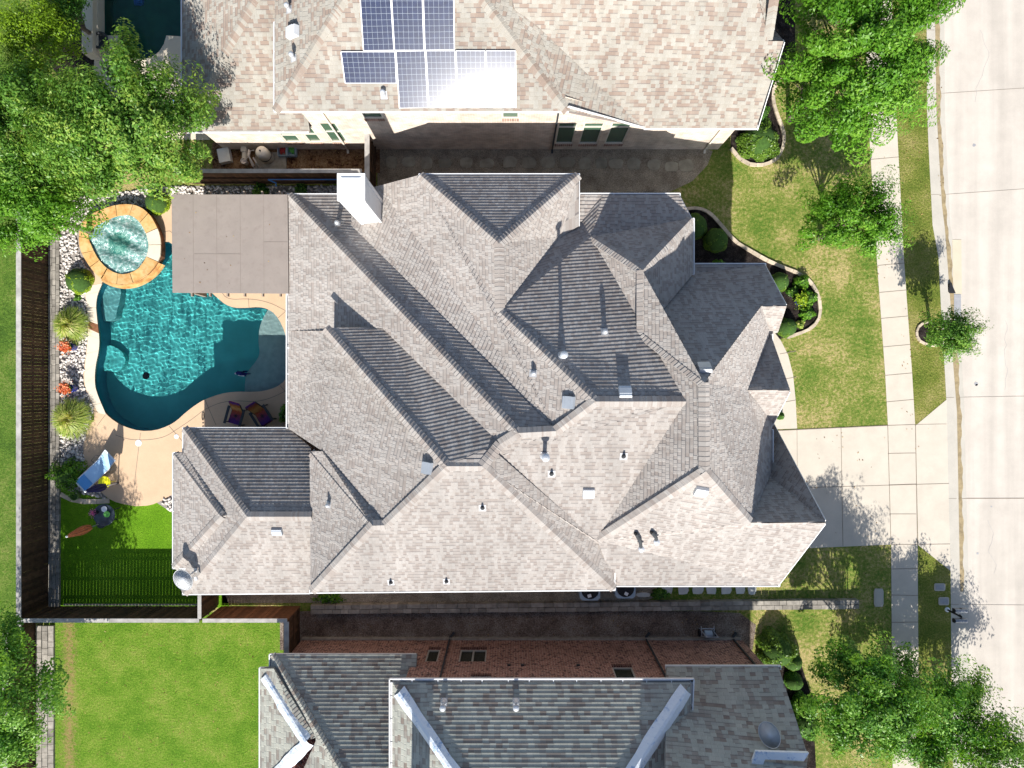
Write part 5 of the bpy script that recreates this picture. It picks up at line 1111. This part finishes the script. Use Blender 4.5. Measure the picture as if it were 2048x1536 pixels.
# chaise longue
Ax, Bx = P(168,974), P(241,905); cen = (Ax+Bx)/2; dirv = (Bx-Ax).normalized(); az = math.atan2(dirv.y, dirv.x)
cl = thing('chaise_longue', 'blue sling chaise longue with white ends on the salmon deck', 'chaise longue', Vector((cen.x,cen.y,.05)), rz=az)
def L2(x, y, z): return Vector((cen.x, cen.y, .05)) + Matrix.Rotation(az, 3, 'Z') @ Vector((x, y, z))
prof = [(-1.06,.30),(-.96,.36),(-.55,.37),(-.5,.37),(.0,.36),(.35,.37),(.66,.50),(.94,.64),(1.04,.67)]
for (i0, i1, m_, n_) in ((0,1,'sling2','foot_pad'),(1,3,'sling','sling'),(3,7,'sling_sunlit','sling'),(7,8,'sling2','headrest')):
    b = MB()
    for i in range(i0, i1):
        (xa,za),(xb,zb) = prof[i], prof[i+1]; e = .01 if i == i0 else 0
        for s_ in (.0, -.02): b.face([L2(xa+e,-.29,za+s_), L2(xb,-.29,zb+s_), L2(xb,.29,zb+s_), L2(xa+e,.29,za+s_)], .5)
    b.build(n_, M[m_], cl)
b = MB()
for s_ in (-1,1): b.tube([L2(x_, s_*.31, z_) for x_, z_ in prof], .02, 8)
b.build('frame', M['galv'], cl)
for x_ in (-.75,.35):
    for s_ in (-1,1): b = MB(); b.tube([L2(x_, s_*.31, .36), L2(x_+.02, s_*.33, .0)], .018, 6); b.build('leg', M['galv'], cl)
for s_ in (-1,1): b = MB(); b.tube([L2(.15,s_*.33,.37), L2(.2,s_*.44,.50), L2(.45,s_*.46,.52), L2(.62,s_*.33,.48)], .016, 6); b.build('armrest', M['char'], cl)
# closed umbrellas
def umbrella(label, base, top, mat, z0f, rmax, basez, r_base=.22):
    base = Vector(base); top = Vector(top); th = thing('closed_umbrella', label, 'umbrella', base); b = MB(); b.tube([base, top], .022, 8); b.build('pole', M['galv'], th)
    b = MB(); n = 16; rings = 14; d = top - base; x = d.normalized(); a = x.cross(Vector((0,1,0))).normalized(); c_ = x.cross(a); L = d.length; vs = []
    for i in range(rings+1):
        f = i/rings; p = base + d*(z0f + (1-z0f)*f); r0 = rmax*(.55+.45*math.sin(min(1,f*1.6)*2.2))*(1-f)**.55 + .02
        vs.append([p + (a*math.cos(6.283*j/n) + c_*math.sin(6.283*j/n))*r0*(1.25 if j%2 else .72) for j in range(n)])
    for i in range(rings):
        for j in range(n): b.face([vs[i][j], vs[i][(j+1)%n], vs[i+1][(j+1)%n], vs[i+1][j]], (j%4)/4)
    b.build('canopy', M[mat], th); b = MB(); b.lathe(top, [(.03,-.03),(.045,.02),(.02,.07)], 10); b.build('finial', M['ceramic'], th)
    b = MB(); b.lathe((base.x,base.y,basez), [(r_base,0),(r_base,.05),(.05,.09)], 20); b.build('base', M['char'], th)
umbrella('closed navy umbrella beside the blue chaise longue', P(236,966,.05), P(171,983,2.55), 'navy', .42, .15, .05, .05)
umbrella('closed terracotta umbrella leaning over the turf beside the round table', P(203,1046,.02), P(134,1073,2.75), 'rust', .36, .16, .02)
# round table with things on it
tc = P(208,1030,.72); tb = thing('round_table', 'round dark slate table on the artificial turf', 'table', Vector((tc.x,tc.y,0)))
b = MB(); b.lathe(tc, [(.44,-.03),(.465,-.01),(.465,.0),(.44,.012),(.01,.012)], 36); b.build('tabletop', M['slate'], tb)
for k in range(4): a = k*math.pi/2+.6; b = MB(); b.tube([tc + Vector((math.cos(a)*.3,math.sin(a)*.3,-.02)), Vector((tc.x+math.cos(a)*.36, tc.y+math.sin(a)*.36, .0))], .02, 6); b.build('leg', M['char'], tb)
c = P(209,1018,.75); b = MB(); b.lathe(c, [(.08,-.017),(.12,.02),(.125,.03),(.1,.02),(.01,.0)], 20); tag(b.build('bowl', M['ceramic']), 'pale grey bowl on the round slate table', 'bowl')
c = P(215,1028,.75); b = MB(); b.lathe(c, [(.08,-.017),(.13,.05),(.135,.06),(.11,.05),(.01,.02)], 20); tag(b.build('bowl', M['green_g']), 'green bowl on the round slate table', 'bowl')
c = P(194,1024,.745); th = thing('flower_pot', 'small black pot of pink flowers at the table edge', 'flower pot', c); b = MB(); b.lathe(c, [(.07,-.0),(.1,.16),(.085,.16),(.01,.13)], 14); b.build('pot', M['dark'], th)
rng = np.random.default_rng(4); quads_obj('flowers', leafquads(rng, np.array([c.x-.07,c.y,.98])+rng.normal(size=(150,3))*np.array([.06,.07,.04]), .05, .7, .6), rng.random(150), M['flower_p'], th)
# yellow side table
c = P(221,962,.05); th = thing('side_table', 'yellow round side table partly shaded under the navy umbrella', 'side table', c)
b = MB(); b.lathe(c, [(.25,.44),(.26,.45),(.26,.465),(.01,.465)], 28); b.build('tabletop', M['yellow'], th)
for k in range(3): a = k*2.09; b = MB(); b.tube([c+Vector((math.cos(a)*.18,math.sin(a)*.18,.45)), c+Vector((math.cos(a)*.22,math.sin(a)*.22,0))], .014, 6); b.build('leg', M['yellow'], th)
# green planter
c = P(156,990); th = thing('planter', 'empty olive green planter ring at the corner of the rock bed', 'planter', c); b = MB(); b.lathe(c, [(.15,0),(.19,.28),(.2,.30),(.175,.30),(.15,.1),(.01,.08)], 24); b.build('pot', M['olive'], th)
bq = MB()
# towel chairs
def towel_chair(label, u, v, rz):
    c = P(u, v, .05); th = thing('towel_chair', label, 'chair', c, 'chairs draped with sunset towels', rz)
    m = Matrix.Rotation(rz, 3, 'Z')
    def L(x, y, z): return c + m @ Vector((x, y, z))
    b = MB(); b.bar(L(0,-.28,.36), L(0,.26,.42), .52, .03); b.build('seat', M['char'], th)
    b = MB(); b.bar(L(0,-.26,.38), L(0,-.62,1.0), .52, .03); b.build('backrest', M['char'], th)
    for s_ in (-1,1):
        b = MB(); b.bar(L(s_*.33,.36,.6), L(s_*.33,-.42,.62), .11, .03); b.build('armrest', M['char'], th)
        b = MB(); b.bar(L(s_*.30,.28,.6), L(s_*.30,.30,.0), .05, .05); b.build('leg', M['char'], th)
        b = MB(); b.bar(L(s_*.30,-.36,.6), L(s_*.30,-.42,.0), .05, .05); b.build('leg', M['char'], th)
    b = MB(); pr = [(.34,.2),(.30,.455),(.0,.43),(-.25,.405),(-.40,.66),(-.52,.87),(-.63,1.04),(-.67,.98)]; W_ = .23
    for i in range(len(pr)-1):
        (ya,za),(yb,zb) = pr[i], pr[i+1]; f0, f1 = 1-i/(len(pr)-1), 1-(i+1)/(len(pr)-1); b.face([L(-W_,ya,za+.02),L(W_,ya,za+.02),L(W_,yb,zb+.02),L(-W_,yb,zb+.02)], .5, [(0,f0),(1,f0),(1,f1),(0,f1)])
    t_ = b.build('towel', M['towel'], th)
    b = MB()   # palm silhouette print
    o_ = L(0,-.05,.468)
    for k in range(7):
        a = k*.9; e = m @ Vector((math.cos(a)*.09, math.sin(a)*.09, 0)); b.bar(o_, o_+e, .02, .004)
    b.build('palm_print', M['dark'], t_)
towel_chair('left towel-draped chair in the shaded deck corner', 479, 833, R(164)); towel_chair('right towel-draped chair, nearer the house corner', 533, 833, R(-158)+R(10))
# deck lids
for u, v, r_, lb in ((277,886,.14,'white round skimmer lid in the middle of the salmon deck'),(353,873,.10,'white round lid near the grey roof corner on the deck'),(510,821,.06,'small white lid on the shaded deck between the towel chairs')):
    b = MB(); b.lathe(P(u,v,.052), [(r_,0),(r_,.01),(r_*.9,.014),(r_*.3,.015),(.01,.012)], 24); tag(b.build('deck_lid', M['white_metal']), lb, 'lid')
b = MB(); c = P(406,832,.06); b.tube([c+Vector((.05*math.sin(a), .19*math.cos(a), .0)) for a in np.linspace(0,6.283,16)], .014, 6); 
for k in range(5): b.box(c+Vector((0,-.12+k*.06,0)), (.08,.015,.015))
b.lathe(c+Vector((0,-.30,0)), [(.03,-.01),(.03,.01)], 10); b.lathe(c+Vector((0,-.45,0)), [(.03,-.01),(.03,.01)], 10); tag(b.build('iron_ornament', M['char']), 'dark oval iron ornament lying on the deck at the shadow edge', 'ornament')
# pool float
c = P(484,747,-.02); th = thing('pool_float', 'dark navy bird-like float drifting at the edge of the pale shelf', 'pool float', c)
b = MB(); b.tube([c+Vector((-.26,.03,.02)), c+Vector((-.18,.02,.03)), c+Vector((0,0,.04)), c+Vector((.14,-.02,.03)), c+Vector((.40,-.01,.01))], [.03,.09,.10,.06,.008], 10); b.build('body', M['navy'], th, smooth=True)
for (x_,y_,l,a) in ((.02,.07,.22,.5),(.12,.10,.2,.2),(.03,-.06,.22,-.35),(-.15,.1,.1,1.9)):
    b = MB(); e = c+Vector((x_,y_,.05)); d = Vector((math.cos(a)*l, math.sin(a)*l*.6, 0)); b.face([e-d*.3+Vector((0,.03,0)), e+d, e+d*.5-Vector((0,.05,0)), e-d*.2-Vector((0,.04,0))], .2); b.face([e-d*.3+Vector((0,.03,-.012)), e+d-Vector((0,0,.012)), e+d*.5-Vector((0,.05,.012)), e-d*.2-Vector((0,.04,.012))], .2); b.build('fin', M['navy'], th)
b = MB(); b.lathe(c+Vector((-.27,0,.02)), [(.01,-.05),(.045,0),(.01,.05)], 10); b.tube([c+Vector((-.15,-.07,.05)), c+Vector((.12,-.11,.03))], .028, 6); b.build('face_patch', M['ceramic'], th)
# air conditioners
for u, v, lb in ((1176,1170,'left air conditioning unit on a pale pad at the south gutter'),(1245,1166,'right air conditioning unit on a pale pad at the south gutter')):
    c = P(u, v); th = thing('air_conditioner', lb, 'air conditioner', c, 'air conditioning units beside the south wall'); b = MB()
    s_ = .43; q = [Vector((c.x+x_*s_, c.y+y_*s_, 0)) for x_, y_ in ((-1,-.75),(-.75,-1),(.75,-1),(1,-.75),(1,.75),(.75,1),(-.75,1),(-1,.75))]; b.slab(q, 0.0, .8); b.build('cabinet', M['pad'], th)
    b = MB(); b.lathe(c+Vector((0,0,.80)), [(.37,0),(.37,.02),(.35,.03),(.02,.03)], 28); f = b.build('fan_grille', M['dark'], th); b = MB()
    for k in range(10): a = k*math.pi/10; b.bar(c+Vector((math.cos(a)*.36,math.sin(a)*.36,.845)), c-Vector((math.cos(a)*.36,math.sin(a)*.36,-.845)), .006, .006)
    b.build('guard_wire', M['char'], f); b = MB(); b.box(c+Vector((-.03+.06*(u>1200),-.22,.86)), (.16,.14,.004), rz=.3 if u < 1200 else -.5); b.build('notice', M['ceramic'], th)
# pool equipment
c = P(540,318); th = thing('pool_filter', 'tall beige pool filter tank on a concrete pad', 'pool filter', c); b = MB(); b.box(c+Vector((.05,-.1,.03)), (1.35,.75,.06)); b.build('pad', M['stone'], th)
c2 = P(537,317); b = MB(); b.lathe(c2, [(.24,.06),(.27,.1),(.27,.72),(.26,.86),(.2,.98),(.06,1.02)], 24); b.build('tank', M['tank'], th, smooth=True); b = MB(); b.lathe(c2, [(.275,.40),(.285,.42),(.285,.46),(.275,.48)], 24); b.build('clamp_band', M['char'], th); b = MB(); b.tube([c2+Vector((0,0,1.0)), c2+Vector((0,0,1.09))], .03); b.build('gauge', M['dark'], th)
c = P(494,322); th = thing('pool_pump', 'beige pool pump with pipes left of the filter tank', 'pool pump', c); b = MB(); b.tube([c+Vector((0,.35,.25)), c+Vector((0,.0,.25))], .12, 14); b.box(c+Vector((0,.42,.26)), (.24,.26,.3)); b.build('motor', M['tank'], th); b = MB(); b.lathe(c+Vector((0,-.12,0)), [(.1,.05),(.12,.3),(.13,.42),(.11,.43),(.09,.36),(.01,.35)], 16); b.build('strainer', M['pvc'], th)
for pts in ([(.0,-.12,.4),(.25,.05,.45),(.3,.3,.45),(.48,.3,.5)], [(.25,.05,.45),(.35,-.3,.3),(.36,-.34,.05)], [(.3,.3,.6),(.28,.05,.6),(.42,-.3,.3)], [(.45,.0,.5),(.55,-.2,.4),(.6,-.32,.1)]):
    b = MB(); b.tube([c+Vector(p) for p in pts], .035, 8); b.build('pipe', M['pvc'], th)
for du, lb in ((-4,'red toy clutter crate beside the cream wall in the equipment yard'),(14,'crate of green hoses beside the cream wall in the equipment yard')):
    c = P(572+du,302); th = thing('storage_crate', lb, 'crate', c, 'crates by the cream wall'); b = MB(); s_ = .18
    for q in ((s_,0,.02,.5),(-s_,0,.02,.5),(0,.27,.36,.02),(0,-.27,.36,.02)): b.box(c+Vector((q[0],q[1],.14)), (q[2],q[3],.28))
    b.box(c+Vector((0,0,.01)), (.36,.5,.02)); b.build('bin', M['pad'], th); b = MB()
    for k in range(7): r0 = random.uniform; b.tube([c+Vector((r0(-.12,.12), r0(-.2,.2), r0(.1,.3))) for _ in range(4)], .02, 6)
    b.build('contents', M['red'] if du < 0 else M['green_g'], th)
b = MB(); b.tube([P(536,359,1.5), P(690,359,1.5)], .022, 8); b.tube([P(536,359,1.5), P(552,366,1.3), P(552,372,1.1)], .03, 8); tag(b.build('pool_pole', M['poolblue']), 'long blue pool pole hung on the fence above the patio cover', 'pool pole')
b = MB(); b.box(P(450,312,.15), (.5,.6,.3), rz=.2); tag(b.build('white_board', M['white_box']), 'white board leaning by the cream wall at the left end', 'board')
# hose cart
c = P(1412,1262); th = thing('hose_cart', 'grey tubular cart standing against the red brick wall', 'cart', c); b = MB()
b.tube([c+Vector((-.28,.12,.0)), c+Vector((-.22,.05,.9)), c+Vector((.28,.05,.9)), c+Vector((.22,.12,0))], .022, 8); b.tube([c+Vector((-.25,-.2,.05)), c+Vector((-.22,.05,.9))], .018); b.tube([c+Vector((.25,-.2,.05)), c+Vector((.25,.05,.9))], .018); b.tube([c+Vector((-.26,.2,.3)), c+Vector((.26,.2,.3))], .018); b.tube([c+Vector((-.28,.3,.25)), c+Vector((-.26,-.1,.3))], .018); b.tube([c+Vector((.28,.3,.25)), c+Vector((.26,-.1,.3))], .018); b.build('frame', M['galv'], th)
b = MB(); b.tube([c+Vector((-.16,0,.35)), c+Vector((.16,0,.35))], .15, 14); b.build('reel', M['pad'], th)
for s_ in (-1,1): b = MB(); b.tube([c+Vector((s_*.3,-.02,.15)), c+Vector((s_*.36,-.02,.15))], .15, 16); b.build('wheel', M['dark'], th)
# mailboxes
c = P(1894,1219); th = thing('mailbox_post', 'black post with two silver mailboxes beside the kerb', 'mailbox', c); b = MB(); b.lathe(c, [(.11,0),(.10,.05),(.04,.08)], 16); b.build('footing', M['ceramic'], th)
b = MB(); b.tube([c, c+Vector((0,0,1.0))], .04, 10); pb = P(1920,1230,1.0); b.bar(c+Vector((0,0,.97)), Vector((pb.x,pb.y,.97)), .06, .06); b.build('post', M['dark'], th)
for v_ in (1221,1241):
    q = P(1920,v_,1.12); b = MB(); n = 12; L_ = .25; rad = .085
    for x_ in range(1):
        ring = [(math.cos(a)*rad, math.sin(a)*rad + .04) for a in np.linspace(0, math.pi, n)] + [(-rad,-.09),(rad,-.09)]
        for i in range(len(ring)):
            a_, b_ = ring[i], ring[(i+1)%len(ring)]; b.face([(q.x-L_,q.y+a_[0],q.z+a_[1]),(q.x+L_,q.y+a_[0],q.z+a_[1]),(q.x+L_,q.y+b_[0],q.z+b_[1]),(q.x-L_,q.y+b_[0],q.z+b_[1])], .5)
        b.face([(q.x+L_,q.y+r_[0],q.z+r_[1]) for r_ in ring], .5)
    mb_ = b.build('mailbox', M['silver'], th); b = MB(); b.face([(q.x-L_-.002,q.y+r_[0],q.z+r_[1]) for r_ in ring], .5); b.box((q.x-L_-.02,q.y,q.z-.0), (.03,.15,.15)); b.build('door', M['dark'], mb_)
    b = MB(); b.box((q.x+.02,q.y+.09,q.z+.02), (.05,.02,.12)); b.build('flag', M['dark'], mb_)
for u, v, w, h, lb in ((1879,1174,22,15,'upper grey meter lid in the verge, half in the mailbox shadow'),(1887,1202,21,16,'lower grey meter lid in the verge, crossed by the post shadow'),(1757,1195,19,36,'pale oblong utility lid in the shaded lawn left of the sidewalk')):
    q = [P(u+x_*w/2, v+y_*h/2) for x_, y_ in ((-1,-.7),(-.8,-1),(.8,-1),(1,-.7),(1,.7),(.8,1),(-.8,1),(-1,.7))]; th = thing('meter_box', lb, 'meter box', P(u,v)); b = MB(); b.slab(q, 0, .03); b.build('rim', M['kerb'], th)
    q = [P(u+x_*(w-5)/2, v+y_*(h-5)/2) for x_, y_ in ((-1,-1),(1,-1),(1,1),(-1,1))]; b = MB(); b.slab(q, .0, .038); b.build('lid', M['lid' if u > 1800 else 'kerb'], th)
# storm drain inlet slab
th = thing('storm_drain', 'concrete storm drain inlet in the kerb above the street tree', 'storm drain', P(1912,600))
b = MB(); b.slab([P(1908,478),P(1926,478),P(1927,588),P(1914,588),P(1909,560)], -.122, -.112); b.build('apron', M['apron'], th)
b = MB(); b.slab([P(1911,588),P(1925,588),P(1925,650),P(1911,650)], -.12, -.1); b.build('sump', M['lid'], th)
b = MB(); b.slab([P(1899,567),P(1903,565),P(1906,575),P(1911,586),P(1902,586),P(1897,580)], -.11, .02); b.build('opening', M['dark'], th)
# leaf litter on the neighbour patio furniture
th = thing('patio_chair', 'blue slatted chair in the shaded patio under the big tree', 'chair', P(350,208)); b = MB()
for k in range(6): b.bar(P(343+k*1.5,200+k*4,.42), P(355+k*1.0,203+k*4,.42), .05, .02)
b.build('seat', M['poolblue'], th)
for du, dv in ((343,200),(355,203),(349,222),(361,224)): b = MB(); b.tube([P(du,dv,.42), P(du,dv,0)], .02, 6); b.build('leg', M['poolblue'], th)

# fallen leaves and twigs
rng = np.random.default_rng(77); ps = []
for (u0, u1, v0, v1, n_, z_) in ((430,745,297,340,260,.02),(120,520,1250,1530,160,.02),(1600,1780,200,560,160,.02),(1800,1860,250,900,90,.02),(1870,1888,100,1200,50,-.106),(620,1480,1228,1272,120,.02),(345,575,392,584,12,3.06),(150,220,900,1000,10,.06),(1560,1780,1100,1290,90,.02),(1600,1780,860,1090,40,.02)):
    for _ in range(n_): p = P(rng.uniform(u0,u1), rng.uniform(v0,v1), z_); ps.append((p.x,p.y,p.z+rng.uniform(0,.012)))
M['dry_leaf'] = leaf_mat('dry_leaves', [(0, (.10,.05,.02)), (.6, (.30,.17,.06)), (1, (.50,.36,.14))], .1, .2)
o = quads_obj('fallen_leaves', leafquads(rng, np.array(ps), .07, .55, 2.5), rng.random(len(ps)), M['dry_leaf'], None); tag(o, kind='stuff')
